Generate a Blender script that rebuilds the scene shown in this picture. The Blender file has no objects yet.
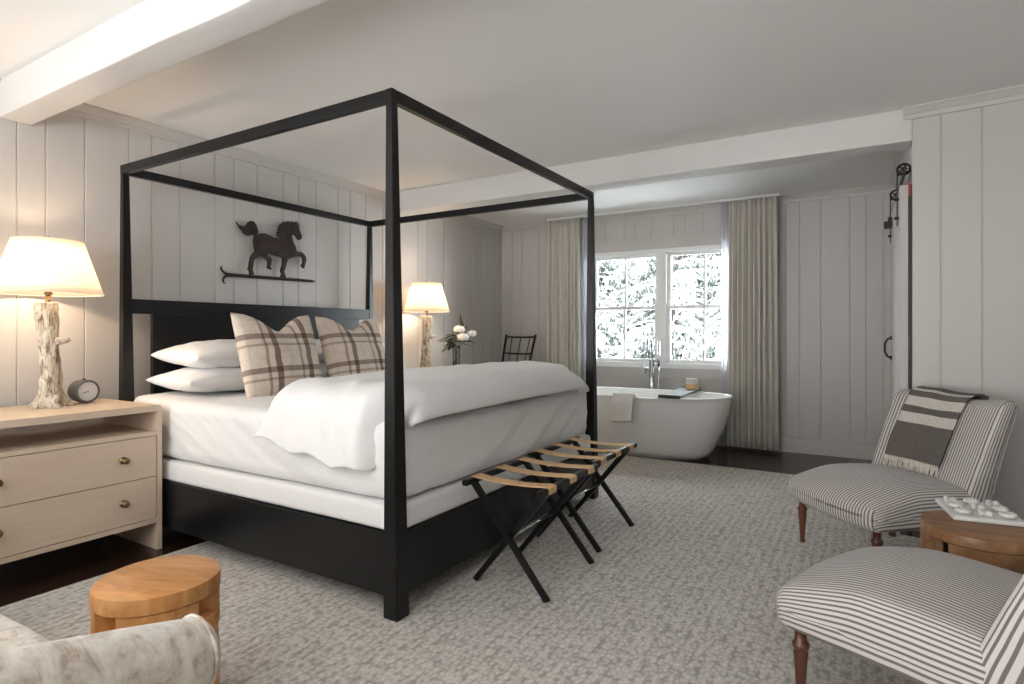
import bpy, bmesh, math, random
from mathutils import Vector, Matrix, noise
PI = math.pi
random.seed(7)
C = bpy.context.scene.collection
sc = bpy.context.scene

# ------------------------------------------------------------------ materials
def nt(name):
    m = bpy.data.materials.new(name); m.use_nodes = True
    n = m.node_tree.nodes; l = m.node_tree.links
    return m, n, l, n['Principled BSDF']

def coords(n, l, scale=(1, 1, 1), kind='Object', rot=(0, 0, 0)):
    tc = n.new('ShaderNodeTexCoord'); mp = n.new('ShaderNodeMapping')
    mp.inputs['Scale'].default_value = scale; mp.inputs['Rotation'].default_value = rot
    l.new(tc.outputs[kind], mp.inputs['Vector']); return mp.outputs['Vector']

def ramp(n, l, fac, stops, interp='LINEAR'):
    r = n.new('ShaderNodeValToRGB'); r.color_ramp.interpolation = interp
    e = r.color_ramp.elements
    while len(e) > 1: e.remove(e[-1])
    e[0].position = stops[0][0]; e[0].color = (*stops[0][1], 1)
    for p, c in stops[1:]:
        k = e.new(p); k.color = (*c, 1)
    l.new(fac, r.inputs['Fac']); return r.outputs['Color']

def noise_tex(n, l, vec, scale, detail=3, rough=.5, dist=0):
    t = n.new('ShaderNodeTexNoise'); t.inputs['Scale'].default_value = scale
    t.inputs['Detail'].default_value = detail; t.inputs['Roughness'].default_value = rough
    t.inputs['Distortion'].default_value = dist
    l.new(vec, t.inputs['Vector']); return t.outputs['Fac']

def bump(n, l, height, bsdf, strength=.3, dist=.01):
    b = n.new('ShaderNodeBump'); b.inputs['Strength'].default_value = strength
    b.inputs['Distance'].default_value = dist
    l.new(height, b.inputs['Height']); l.new(b.outputs['Normal'], bsdf.inputs['Normal'])

def mth(n, l, op, a, b=None, clamp=False):
    k = n.new('ShaderNodeMath'); k.operation = op; k.use_clamp = clamp
    for i, v in enumerate((a, b)):
        if v is None: continue
        if isinstance(v, (int, float)): k.inputs[i].default_value = v
        else: l.new(v, k.inputs[i])
    return k.outputs[0]

def simple(name, col, rough=.5, metal=0, nscale=0, namt=.04, bscale=0, bstr=.2, bdist=.004, spec=None, sheen=0, coat=0, stretch=(1, 1, 1)):
    m, n, l, b = nt(name)
    b.inputs['Roughness'].default_value = rough; b.inputs['Metallic'].default_value = metal
    b.inputs['Base Color'].default_value = (*col, 1)
    if spec is not None: b.inputs['Specular IOR Level'].default_value = spec
    if sheen: b.inputs['Sheen Weight'].default_value = sheen
    if coat: b.inputs['Coat Weight'].default_value = coat; b.inputs['Coat Roughness'].default_value = .2
    if nscale or bscale: v = coords(n, l, stretch)
    if nscale:
        f = noise_tex(n, l, v, nscale, 4)
        lo = tuple(max(0, c * (1 - namt)) for c in col); hi = tuple(min(1, c * (1 + namt)) for c in col)
        l.new(ramp(n, l, f, [(.3, lo), (.7, hi)]), b.inputs['Base Color'])
    if bscale: bump(n, l, noise_tex(n, l, v, bscale, 4), b, bstr, bdist)
    return m

M = {}
M['paint'] = simple('panel_paint', (.525, .505, .485), .42, nscale=3, namt=.025, bscale=25, bstr=.06, bdist=.002, stretch=(1, 1, .15))
M['white_paint'] = simple('ceiling_paint', (.80, .80, .79), .6, nscale=1.5, namt=.012, bscale=20, bstr=.03)
M['beam_paint'] = simple('beam_paint', (.64, .63, .615), .5, nscale=5, namt=.03, bscale=8, bstr=.25, bdist=.006, stretch=(.3, 1, 1))
M['trim'] = simple('window_trim_paint', (.78, .79, .78), .35, nscale=4, namt=.01)
M['black'] = simple('black_lacquer', (.0075, .0078, .0085), .3, nscale=6, namt=.2, spec=.35)
M['blackmetal'] = simple('black_iron', (.012, .012, .013), .45, metal=.3, nscale=30, namt=.3)
M['horse'] = simple('rusted_iron', (.030, .018, .014), .75, metal=.15, nscale=14, namt=.55, bscale=50, bstr=.3)
M['sheet'] = simple('white_cotton', (.80, .80, .80), .85, nscale=3, namt=.012, bscale=7, bstr=.25, bdist=.02, sheen=.15, stretch=(1, 1, .5))
M['duvet'] = simple('white_duvet_cotton', (.82, .82, .82), .85, nscale=3, namt=.01, bscale=9, bstr=.3, bdist=.02, sheen=.15)
M['linen'] = simple('curtain_linen', (.60, .57, .51), .9, nscale=60, namt=.08, bscale=160, bstr=.15, bdist=.002, stretch=(1, 1, .08))
M['brass'] = simple('aged_brass', (.23, .16, .085), .38, metal=.9, nscale=40, namt=.25)
M['chrome'] = simple('chrome', (.62, .64, .66), .12, metal=1, nscale=20, namt=.03)
M['tub'] = simple('white_acrylic', (.80, .80, .79), .22, nscale=2, namt=.008, coat=.2)
M['towel'] = simple('white_terry', (.78, .77, .75), .95, nscale=50, namt=.04, bscale=220, bstr=.6, bdist=.004)
M['strap'] = simple('tan_webbing', (.66, .43, .23), .7, nscale=30, namt=.10, bscale=200, bstr=.3, bdist=.002)
M['walnut'] = simple('turned_walnut', (.10, .032, .015), .28, nscale=9, namt=.4, coat=.3, stretch=(1, 1, .12))
M['clockgrey'] = simple('grey_enamel', (.085, .09, .088), .45, nscale=20, namt=.1)
M['dial'] = simple('clock_dial', (.62, .62, .60), .5, nscale=30, namt=.02)
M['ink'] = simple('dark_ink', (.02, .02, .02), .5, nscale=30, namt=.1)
M['snow'] = simple('snow', (.90, .91, .93), .8, nscale=3, namt=.02)
M['twig'] = simple('dark_twig', (.14, .155, .145), .9, nscale=5, namt=.35)
M['bark'] = simple('tree_bark', (.12, .10, .09), .9, nscale=8, namt=.4, bscale=20, bstr=.5)
M['leaf'] = simple('green_leaf', (.045, .085, .03), .5, nscale=15, namt=.3)
M['stem'] = simple('green_stem', (.10, .14, .06), .6, nscale=15, namt=.2)
M['petal'] = simple('white_petal', (.80, .79, .74), .7, nscale=20, namt=.04)
M['marble'] = simple('white_marble', (.72, .72, .70), .3, nscale=9, namt=.10)
M['fringe'] = simple('cream_fringe', (.66, .62, .54), .95, nscale=40, namt=.1)
M['clay'] = simple('greige_piping', (.33, .31, .30), .9, nscale=30, namt=.05)
M['wax'] = simple('candle_wax', (.78, .76, .70), .6, nscale=9, namt=.03)
M['gold'] = simple('gold_band', (.75, .50, .22), .4, metal=.4, nscale=30, namt=.1)
M['red'] = simple('red_label', (.35, .03, .02), .5, nscale=20, namt=.1)

def wood(name, c0, c1, scale=2.0, stretch=(1, 12, 12), rough=.4, rot=(0, 0, 0), bstr=.1, coat=0):
    m, n, l, b = nt(name)
    v = coords(n, l, stretch, rot=rot)
    f = noise_tex(n, l, v, scale, 6, .6, .6)
    l.new(ramp(n, l, f, [(.3, c0), (.7, c1)]), b.inputs['Base Color'])
    b.inputs['Roughness'].default_value = rough
    if coat: b.inputs['Coat Weight'].default_value = coat
    bump(n, l, f, b, bstr, .002); return m
M['oak'] = wood('pale_oak', (.64, .50, .38), (.69, .56, .44), 3, (14, 1, 14), .5)
M['black_tray'] = wood('black_stained_wood', (.010, .011, .012), (.022, .023, .025), 3, (20, 1.5, 20), .4)

def teak(name, c0, c1, c2):
    m, n, l, b = nt(name)
    v = coords(n, l, (2.2, 9, 3))
    f = noise_tex(n, l, v, 2.2, 5, .6, 1.2)
    col = ramp(n, l, f, [(.25, c0), (.5, c1), (.75, c2)])
    v2 = coords(n, l, (5, 5, 14))
    w = n.new('ShaderNodeTexWave'); w.wave_type = 'RINGS'; w.inputs['Scale'].default_value = 2.6
    w.inputs['Distortion'].default_value = 5; w.inputs['Detail'].default_value = 3
    tc = coords(n, l, (1, 1, .3)); l.new(tc, w.inputs['Vector'])
    mx = n.new('ShaderNodeMix'); mx.data_type = 'RGBA'; mx.blend_type = 'MULTIPLY'
    mx.inputs[0].default_value = .22
    l.new(col, mx.inputs[6]); l.new(w.outputs['Color'], mx.inputs[7])
    # dark worm marks and checks
    f2 = noise_tex(n, l, v2, 3.5, 6, .7, .8)
    cr = ramp(n, l, f2, [(.30, (.35, .3, .26)), (.40, (1, 1, 1))])
    m2 = n.new('ShaderNodeMix'); m2.data_type = 'RGBA'; m2.blend_type = 'MULTIPLY'; m2.inputs[0].default_value = .55
    l.new(mx.outputs[2], m2.inputs[6]); l.new(cr, m2.inputs[7])
    l.new(m2.outputs[2], b.inputs['Base Color'])
    b.inputs['Roughness'].default_value = .42
    bump(n, l, f2, b, .25, .004); return m
M['teak'] = teak('honey_teak', (.40, .15, .042), (.62, .285, .095), (.74, .41, .17))
M['teak2'] = teak('brown_teak', (.13, .055, .022), (.30, .15, .062), (.43, .245, .12))

def floor_mat():
    m, n, l, b = nt('dark_floorboards')
    v = coords(n, l, (1, 1, 1))
    br = n.new('ShaderNodeTexBrick'); br.inputs['Scale'].default_value = 1
    br.inputs['Brick Width'].default_value = 1.9; br.inputs['Row Height'].default_value = .125
    br.inputs['Mortar Size'].default_value = .0022; br.inputs['Bias'].default_value = 0
    br.inputs['Color1'].default_value = (.020, .0085, .0058, 1); br.inputs['Color2'].default_value = (.038, .017, .011, 1)
    br.inputs['Mortar'].default_value = (.001, .001, .001, 1); br.offset = .37
    l.new(v, br.inputs['Vector'])
    f = noise_tex(n, l, coords(n, l, (1.5, 16, 1)), 3, 6, .6, .4)
    mx = n.new('ShaderNodeMix'); mx.data_type = 'RGBA'; mx.blend_type = 'MULTIPLY'; mx.inputs[0].default_value = .7
    l.new(br.outputs['Color'], mx.inputs[6]); l.new(ramp(n, l, f, [(.3, (.45, .45, .45)), (.7, (1.2, 1.2, 1.2))]), mx.inputs[7])
    l.new(mx.outputs[2], b.inputs['Base Color'])
    b.inputs['Roughness'].default_value = .24
    bump(n, l, f, b, .12, .002); return m
M['floor'] = floor_mat()

def rug_mat():
    m, n, l, b = nt('looped_wool_rug')
    v = coords(n, l, (1, 1.0, 1))
    vo = n.new('ShaderNodeTexVoronoi'); vo.inputs['Scale'].default_value = 62; vo.feature = 'F1'
    vo.inputs['Randomness'].default_value = .72
    l.new(coords(n, l, (1, .62, .01)), vo.inputs['Vector'])
    f2 = noise_tex(n, l, v, 120, 3)
    f3 = noise_tex(n, l, v, 22, 4, .7)
    mp = coords(n, l, (1, 1, 1))
    wv = n.new('ShaderNodeTexWave'); wv.inputs['Scale'].default_value = 7; wv.bands_direction = 'X'
    wv.inputs['Distortion'].default_value = 2.0; wv.inputs['Detail'].default_value = 2; l.new(mp, wv.inputs['Vector'])
    h = mth(n, l, 'SUBTRACT', 1, mth(n, l, 'MULTIPLY', vo.outputs['Distance'], 1.25))
    h2 = mth(n, l, 'ADD', mth(n, l, 'MULTIPLY', h, .75), mth(n, l, 'MULTIPLY', f2, .3))
    fac = mth(n, l, 'ADD', mth(n, l, 'MULTIPLY', h, .4), mth(n, l, 'MULTIPLY', f3, .42))
    fac = mth(n, l, 'ADD', fac, mth(n, l, 'MULTIPLY', wv.outputs['Fac'], .10))
    l.new(ramp(n, l, fac, [(.24, (.36, .34, .31)), (.40, (.54, .515, .48)), (.64, (.68, .655, .62))]), b.inputs['Base Color'])
    b.inputs['Roughness'].default_value = .98; b.inputs['Specular IOR Level'].default_value = .1
    bump(n, l, h2, b, .45, .007); return m
M['rug'] = rug_mat()

def ticking(name, period=.0165, c_light=(.62, .59, .565), c_dark=(.165, .15, .147)):
    m, n, l, b = nt(name)
    tc = n.new('ShaderNodeTexCoord'); sx = n.new('ShaderNodeSeparateXYZ'); l.new(tc.outputs['UV'], sx.inputs[0])
    wob = noise_tex(n, l, tc.outputs['Object'], 6, 2)
    y = mth(n, l, 'ADD', sx.outputs['X'], mth(n, l, 'MULTIPLY', mth(n, l, 'SUBTRACT', wob, .5), .006))
    fr = mth(n, l, 'FRACT', mth(n, l, 'DIVIDE', mth(n, l, 'ADD', y, 10), period))
    l.new(ramp(n, l, fr, [(0, c_light), (.08, c_light), (.14, c_dark), (.50, c_dark), (.56, c_light)]), b.inputs['Base Color'])
    b.inputs['Roughness'].default_value = .9; b.inputs['Sheen Weight'].default_value = .1
    bump(n, l, noise_tex(n, l, tc.outputs['Object'], 300, 2), b, .15, .002); return m
M['ticking'] = ticking('striped_ticking')

def plaid():
    m, n, l, b = nt('plaid_wool')
    tc = n.new('ShaderNodeTexCoord'); sx = n.new('ShaderNodeSeparateXYZ'); l.new(tc.outputs['Object'], sx.inputs[0])
    K = 1.0
    def bands(ax, off, P=.262):
        fr = mth(n, l, 'FRACT', mth(n, l, 'DIVIDE', mth(n, l, 'ADD', sx.outputs[ax], 10 + off), P))
        w = (1, 1, 1); t = (.55, .49, .45); k = (.34, .28, .26)
        return ramp(n, l, fr, [(0, w), (.055, t), (.13, w), (.28, k), (.44, w), (.70, (.90, .88, .86)), (.73, w)], 'CONSTANT')
    def mul(a, c, f=1):
        mx = n.new('ShaderNodeMix'); mx.data_type = 'RGBA'; mx.blend_type = 'MULTIPLY'; mx.inputs[0].default_value = f
        l.new(a, mx.inputs[6]); l.new(c, mx.inputs[7]); return mx.outputs[2]
    base = ramp(n, l, noise_tex(n, l, coords(n, l, (1, 1, 12)), 25, 3), [(.3, (.60, .51, .42)), (.7, (.70, .61, .52))])
    c = mul(mul(base, bands('X', .151)), bands('Y', .044, .21), .85)
    l.new(c, b.inputs['Base Color'])
    b.inputs['Roughness'].default_value = .95; b.inputs['Sheen Weight'].default_value = .1
    bump(n, l, noise_tex(n, l, tc.outputs['Object'], 220, 3), b, .25, .003); return m
M['plaid'] = plaid()

def throw_mat():
    m, n, l, b = nt('woven_wool_throw')
    uv = n.new('ShaderNodeTexCoord'); sx = n.new('ShaderNodeSeparateXYZ'); l.new(uv.outputs['UV'], sx.inputs[0])
    g = (.135, .118, .108); w = (.62, .585, .53)
    c = ramp(n, l, sx.outputs['Y'], [(0, g), (.37, w), (.50, g), (.585, w), (.665, g), (.72, w), (.745, g)], 'CONSTANT')
    f = noise_tex(n, l, uv.outputs['Object'], 140, 3)
    mx = n.new('ShaderNodeMix'); mx.data_type = 'RGBA'; mx.blend_type = 'MULTIPLY'; mx.inputs[0].default_value = .8
    l.new(c, mx.inputs[6]); l.new(ramp(n, l, f, [(.3, (.7, .7, .7)), (.7, (1.15, 1.15, 1.15))]), mx.inputs[7])
    l.new(mx.outputs[2], b.inputs['Base Color']); b.inputs['Roughness'].default_value = .95
    bump(n, l, f, b, .5, .004); return m
M['throw'] = throw_mat()

def velvet():
    m, n, l, b = nt('mottled_cream_velvet')
    f = noise_tex(n, l, coords(n, l, (1, 2.2, 1)), 8, 6, .62, 1.0)
    f2 = noise_tex(n, l, coords(n, l, (1, 1, 1)), 38, 4, .6)
    t = mth(n, l, 'ADD', mth(n, l, 'MULTIPLY', f, .65), mth(n, l, 'MULTIPLY', f2, .35))
    l.new(ramp(n, l, t, [(.40, (.36, .29, .225)), (.475, (.54, .475, .40)), (.57, (.66, .615, .555))]), b.inputs['Base Color'])
    b.inputs['Roughness'].default_value = .8; b.inputs['Sheen Weight'].default_value = .5
    bump(n, l, f, b, .35, .01); return m
M['velvet'] = velvet()

def driftwood(warm):
    m, n, l, b = nt('driftwood_cast' + ('_warm' if warm else ''))
    f = noise_tex(n, l, coords(n, l, (1, 1, .32)), 52, 5, .65, .9)
    l.new(ramp(n, l, f, [(.36, (.17, .115, .065)), (.46, (.46, .38, .28)), (.56, (.66, .60, .50))]), b.inputs['Base Color'])
    b.inputs['Roughness'].default_value = .8
    bump(n, l, f, b, .8, .012); return m
M['driftwood'] = driftwood(0)

def shade_mat():
    m, n, l, b = nt('lamp_shade_linen')
    out = n['Material Output']; n.remove(b)
    d = n.new('ShaderNodeBsdfDiffuse'); d.inputs['Color'].default_value = (.86, .82, .75, 1)
    t = n.new('ShaderNodeBsdfTranslucent'); t.inputs['Color'].default_value = (.93, .86, .76, 1)
    mx = n.new('ShaderNodeMixShader'); mx.inputs[0].default_value = .55
    f = noise_tex(n, l, coords(n, l, (1, 1, 1)), 300, 2)
    l.new(ramp(n, l, f, [(.3, (.90, .83, .73)), (.7, (.96, .89, .79))]), t.inputs['Color'])
    l.new(d.outputs[0], mx.inputs[1]); l.new(t.outputs[0], mx.inputs[2]); l.new(mx.outputs[0], out.inputs[0])
    return m
M['shade'] = shade_mat()

def sheer_mat():
    m, n, l, b = nt('sheer_voile')
    out = n['Material Output']; n.remove(b)
    d = n.new('ShaderNodeBsdfDiffuse'); d.inputs['Color'].default_value = (.86, .87, .90, 1)
    t = n.new('ShaderNodeBsdfTranslucent'); t.inputs['Color'].default_value = (.88, .89, .93, 1)
    tr = n.new('ShaderNodeBsdfTransparent')
    m1 = n.new('ShaderNodeMixShader'); m1.inputs[0].default_value = .75
    m2 = n.new('ShaderNodeMixShader'); m2.inputs[0].default_value = .38
    f = noise_tex(n, l, coords(n, l, (1, 1, 1)), 400, 2)
    l.new(ramp(n, l, f, [(.3, (.92, .92, .94)), (.7, (.95, .95, .97))]), t.inputs['Color'])
    l.new(d.outputs[0], m1.inputs[1]); l.new(t.outputs[0], m1.inputs[2])
    l.new(m1.outputs[0], m2.inputs[1]); l.new(tr.outputs[0], m2.inputs[2]); l.new(m2.outputs[0], out.inputs[0])
    return m
M['sheer'] = sheer_mat()

def glass_mat(name, tint, mixf):
    m, n, l, b = nt(name)
    out = n['Material Output']; n.remove(b)
    tr = n.new('ShaderNodeBsdfTransparent'); tr.inputs['Color'].default_value = (*tint, 1)
    g = n.new('ShaderNodeBsdfGlossy'); g.inputs['Roughness'].default_value = .02
    fr = n.new('ShaderNodeLayerWeight'); fr.inputs['Blend'].default_value = mixf
    mx = n.new('ShaderNodeMixShader'); l.new(fr.outputs['Fresnel'], mx.inputs[0])
    l.new(tr.outputs[0], mx.inputs[1]); l.new(g.outputs[0], mx.inputs[2]); l.new(mx.outputs[0], out.inputs[0])
    return m
M['pane'] = glass_mat('window_glass', (.96, .98, .975), .15)
M['vase'] = glass_mat('vase_glass', (.93, .95, .94), .25)

# ------------------------------------------------------------------ mesh helpers
def link(name, bm, mat, parent=None, smooth=False, loc=None, rot=None):
    bmesh.ops.recalc_face_normals(bm, faces=bm.faces)
    me = bpy.data.meshes.new(name); bm.to_mesh(me); bm.free()
    if smooth:
        for p in me.polygons: p.use_smooth = True
    if isinstance(mat, (list, tuple)):
        for k in mat: me.materials.append(M[k])
    elif mat: me.materials.append(M[mat])
    o = bpy.data.objects.new(name, me); C.objects.link(o)
    if parent: o.parent = parent
    if loc is not None: o.location = loc
    if rot is not None: o.rotation_euler = rot
    return o

def autosmooth(o, ang=35):
    me = o.data
    for p in me.polygons: p.use_smooth = True
    bm = bmesh.new(); bm.from_mesh(me)
    a = math.radians(ang)
    for e in bm.edges:
        if len(e.link_faces) == 2 and e.calc_face_angle(0) > a: e.smooth = False
    bm.to_mesh(me); bm.free(); return o

def thing(name, label, cat, loc=(0, 0, 0), rotz=0, group=None):
    o = bpy.data.objects.new(name, None); C.objects.link(o); o.empty_display_size = .1
    o.location = loc; o.rotation_euler = (0, 0, rotz)
    o['label'] = label; o['category'] = cat
    if group: o['group'] = group
    return o

def tag(o, label, cat, group=None):
    o['label'] = label; o['category'] = cat
    if group: o['group'] = group
    return o

def struct(o): o['kind'] = 'structure'; return o

def box(bm, x0, x1, y0, y1, z0, z1, bev=0, seg=2):
    r = bmesh.ops.create_cube(bm, size=1); vs = r['verts']
    for v in vs:
        v.co = Vector(((x0 + x1) / 2 + v.co.x * (x1 - x0), (y0 + y1) / 2 + v.co.y * (y1 - y0), (z0 + z1) / 2 + v.co.z * (z1 - z0)))
    if bev:
        es = list({e for v in vs for e in v.link_edges})
        bmesh.ops.bevel(bm, geom=es, offset=bev, segments=seg, affect='EDGES', profile=.7)

def mbox(*a, **k):
    bm = bmesh.new(); box(bm, *a, **k); return bm

def taper(bm, p0, s0, p1, s1, bev=0):
    """square bar whose section changes from s0=(sx,sy) at p0 to s1 at p1 (vertical-ish)"""
    vs = []
    for p, s in ((p0, s0), (p1, s1)):
        for a, b in ((-1, -1), (1, -1), (1, 1), (-1, 1)):
            vs.append(bm.verts.new((p[0] + a * s[0] / 2, p[1] + b * s[1] / 2, p[2])))
    fs = [(3, 2, 1, 0), (4, 5, 6, 7), (0, 1, 5, 4), (1, 2, 6, 5), (2, 3, 7, 6), (3, 0, 4, 7)]
    for f in fs: bm.faces.new([vs[i] for i in f])
    if bev:
        es = list({e for v in vs for e in v.link_edges})
        bmesh.ops.bevel(bm, geom=es, offset=bev, segments=2, affect='EDGES')

def bar(bm, p0, p1, w, h, up=(0, 0, 1), bev=0):
    """rectangular bar from p0 to p1, w across, h along up"""
    p0 = Vector(p0); p1 = Vector(p1); d = (p1 - p0).normalized(); up = Vector(up)
    s = d.cross(up).normalized(); u = s.cross(d).normalized()
    vs = []
    for p in (p0, p1):
        for a, b in ((-1, -1), (1, -1), (1, 1), (-1, 1)):
            vs.append(bm.verts.new(p + s * a * w / 2 + u * b * h / 2))
    for f in [(3, 2, 1, 0), (4, 5, 6, 7), (0, 1, 5, 4), (1, 2, 6, 5), (2, 3, 7, 6), (3, 0, 4, 7)]:
        bm.faces.new([vs[i] for i in f])
    if bev:
        es = list({e for v in vs for e in v.link_edges})
        bmesh.ops.bevel(bm, geom=es, offset=bev, segments=2, affect='EDGES')

def tube(bm, pts, rad, seg=10, caps=True):
    pts = [Vector(p) for p in pts]
    if not hasattr(rad, '__len__'): rad = [rad] * len(pts)
    rings = []; ref = None
    for i, p in enumerate(pts):
        d = (pts[min(i + 1, len(pts) - 1)] - pts[max(i - 1, 0)]).normalized()
        if ref is None:
            ref = Vector((0, 0, 1)) if abs(d.z) < .9 else Vector((1, 0, 0))
        s = d.cross(ref).normalized(); u = s.cross(d).normalized(); ref = u
        rings.append([bm.verts.new(p + (s * math.cos(2 * PI * k / seg) + u * math.sin(2 * PI * k / seg)) * rad[i]) for k in range(seg)])
    for a, b in zip(rings, rings[1:]):
        for k in range(seg):
            bm.faces.new((a[k], a[(k + 1) % seg], b[(k + 1) % seg], b[k]))
    if caps:
        bm.faces.new(rings[0][::-1]); bm.faces.new(rings[-1])

def lathe(bm, prof, seg=24, c=(0, 0, 0), fn=None, caps=True):
    rings = []
    for i, (r, z) in enumerate(prof):
        ring = []
        for k in range(seg):
            a = 2 * PI * k / seg
            rr = r * (fn(a, i / (len(prof) - 1)) if fn else 1)
            ring.append(bm.verts.new((c[0] + rr * math.cos(a), c[1] + rr * math.sin(a), c[2] + z)))
        rings.append(ring)
    for a, b in zip(rings, rings[1:]):
        for k in range(seg): bm.faces.new((a[k], a[(k + 1) % seg], b[(k + 1) % seg], b[k]))
    if caps:
        if prof[0][0] > 1e-4: bm.faces.new(rings[0][::-1])
        if prof[-1][0] > 1e-4: bm.faces.new(rings[-1])
    bmesh.ops.remove_doubles(bm, verts=bm.verts, dist=1e-5)

def prism(bm, poly, axis, a, b):
    """extrude 2D polygon along axis between a and b; poly in the two other axes (cyclic order)"""
    def P(u, v, w):
        return {'x': (w, u, v), 'y': (u, w, v), 'z': (u, v, w)}[axis]
    lo = [bm.verts.new(P(u, v, a)) for u, v in poly]; hi = [bm.verts.new(P(u, v, b)) for u, v in poly]
    n = len(poly)
    f1 = bm.faces.new(lo[::-1]); f2 = bm.faces.new(hi)
    for i in range(n): bm.faces.new((lo[i], lo[(i + 1) % n], hi[(i + 1) % n], hi[i]))
    if n > 4:
        f1.normal_update(); f2.normal_update(); bmesh.ops.triangulate(bm, faces=[f1, f2], ngon_method='EAR_CLIP')

def rbox(bm, mn, mx, r, n=(12, 12, 6), fn=None, uvf=None):
    """rounded box with a dense grid; fn deforms each point"""
    mn = Vector(mn); mx = Vector(mx); size = mx - mn
    def ticks(L, rr, k):
        e = [0, .12 * rr, .3 * rr, .55 * rr, rr]
        mid = [rr + (L - 2 * rr) * i / k for i in range(1, k)]
        return e + mid + [L - q for q in reversed(e)]
    T = [ticks(size[i], min(r * 1.05, size[i] / 2 * .98), n[i]) for i in range(3)]
    cache = {}; pre = {}; lay = bm.loops.layers.uv.verify() if uvf else None
    def V(i, j, k):
        key = (i, j, k)
        if key in cache: return cache[key]
        p = mn + Vector((T[0][i], T[1][j], T[2][k]))
        q = Vector([min(max(p[a], mn[a] + r), mx[a] - r) if size[a] > 2 * r else (mn[a] + mx[a]) / 2 for a in range(3)])
        d = p - q
        p2 = q + d.normalized() * r if d.length > 1e-9 else p
        pre[key] = p2.copy()
        if fn: p2 = Vector(fn(p2))
        cache[key] = bm.verts.new(p2); return cache[key]
    N = [len(t) - 1 for t in T]
    for a in range(3):
        b, c = (a + 1) % 3, (a + 2) % 3
        for side in (0, N[a]):
            for i in range(N[b]):
                for j in range(N[c]):
                    idx = []; kk = []
                    for di, dj in ((0, 0), (1, 0), (1, 1), (0, 1)):
                        k = [0, 0, 0]; k[a] = side; k[b] = i + di; k[c] = j + dj
                        idx.append(V(*k)); kk.append(tuple(k))
                    if side == 0: idx.reverse(); kk.reverse()
                    f = bm.faces.new(idx)
                    if uvf:
                        for lp, k in zip(f.loops, kk): lp[lay].uv = uvf(pre[k], a)

def grid(bm, nu, nv, fn, uv=False):
    vs = [[bm.verts.new(fn(i / nu, j / nv)) for j in range(nv + 1)] for i in range(nu + 1)]
    lay = bm.loops.layers.uv.verify() if uv else None
    for i in range(nu):
        for j in range(nv):
            f = bm.faces.new((vs[i][j], vs[i + 1][j], vs[i + 1][j + 1], vs[i][j + 1]))
            if uv:
                for lp, (a, b) in zip(f.loops, ((i, j), (i + 1, j), (i + 1, j + 1), (i, j + 1))):
                    lp[lay].uv = (a / nu, b / nv)

def solid(o, t, off=0):
    m = o.modifiers.new('thickness', 'SOLIDIFY'); m.thickness = t; m.offset = off; return o

def subsurf(o, k=1):
    m = o.modifiers.new('smooth', 'SUBSURF'); m.levels = k; m.render_levels = k; return o

def nz(x, y, z=0, s=1.0): return noise.noise(Vector((x * s, y * s, z * s)))

# ------------------------------------------------------------------ room shell
XL, YW, ZC = -4.02, 6.45, 2.565
def plank(bm, s0, s1, z0, z1, seams, P, depth=.10, gw=.011, gd=.006):
    """wall strip from s0 to s1 with a V groove at every seam; P(s, off, z) maps to the room, off>0 into the room"""
    prof = [(s0, 0)]
    for s in sorted(seams):
        if s0 + gw < s < s1 - gw: prof += [(s - gw / 2, 0), (s - gw / 6, -gd), (s + gw / 6, -gd), (s + gw / 2, 0)]
    prof += [(s1, 0)]
    poly = prof + [(s1, -depth), (s0, -depth)]
    lo = [bm.verts.new(P(s, o, z0)) for s, o in poly]; hi = [bm.verts.new(P(s, o, z1)) for s, o in poly]
    n = len(poly)
    caps = [bm.faces.new(lo[::-1]), bm.faces.new(hi)]
    for i in range(n): bm.faces.new((lo[i], lo[(i + 1) % n], hi[(i + 1) % n], hi[i]))
    for f in caps: f.normal_update()
    bmesh.ops.triangulate(bm, faces=caps, ngon_method='EAR_CLIP')

def crown(bm, s0, s1, P, zc=ZC):
    poly = [(0, zc), (.046, zc), (.046, zc - .010), (.038, zc - .014), (.024, zc - .034), (.020, zc - .040), (.014, zc - .044), (.012, zc - .070), (0, zc - .072)]
    a = [bm.verts.new(P(s0, o, z)) for o, z in poly]; b = [bm.verts.new(P(s1, o, z)) for o, z in poly]
    n = len(poly); fs = [bm.faces.new(a), bm.faces.new(b[::-1])]
    for i in range(n): bm.faces.new((a[i], b[i], b[(i + 1) % n], a[(i + 1) % n]))
    for f in fs: f.normal_update()
    bmesh.ops.triangulate(bm, faces=fs, ngon_method='EAR_CLIP')

def base(bm, s0, s1, P, h=.14):
    poly = [(0, 0), (.018, 0), (.018, h - .012), (.012, h), (0, h)]
    a = [bm.verts.new(P(s0, o, z)) for o, z in poly]; b = [bm.verts.new(P(s1, o, z)) for o, z in poly]
    n = len(poly); bm.faces.new(a); bm.faces.new(b[::-1])
    for i in range(n): bm.faces.new((a[i], b[i], b[(i + 1) % n], a[(i + 1) % n]))

def rnd_seams(a, b):
    s = a; out = []
    while s < b:
        s += random.choice((.145, .19, .24)) ; out.append(s)
    return out

XR, YR = 2.8, -2.8
struct(link('floor', mbox(XL - .1, XR + .1, YR - .1, YW + .1, -.06, 0), 'floor'))
struct(link('ceiling', mbox(XL - .1, XR + .1, YR - .1, YW + .1, ZC, ZC + .08), 'white_paint'))

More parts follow.
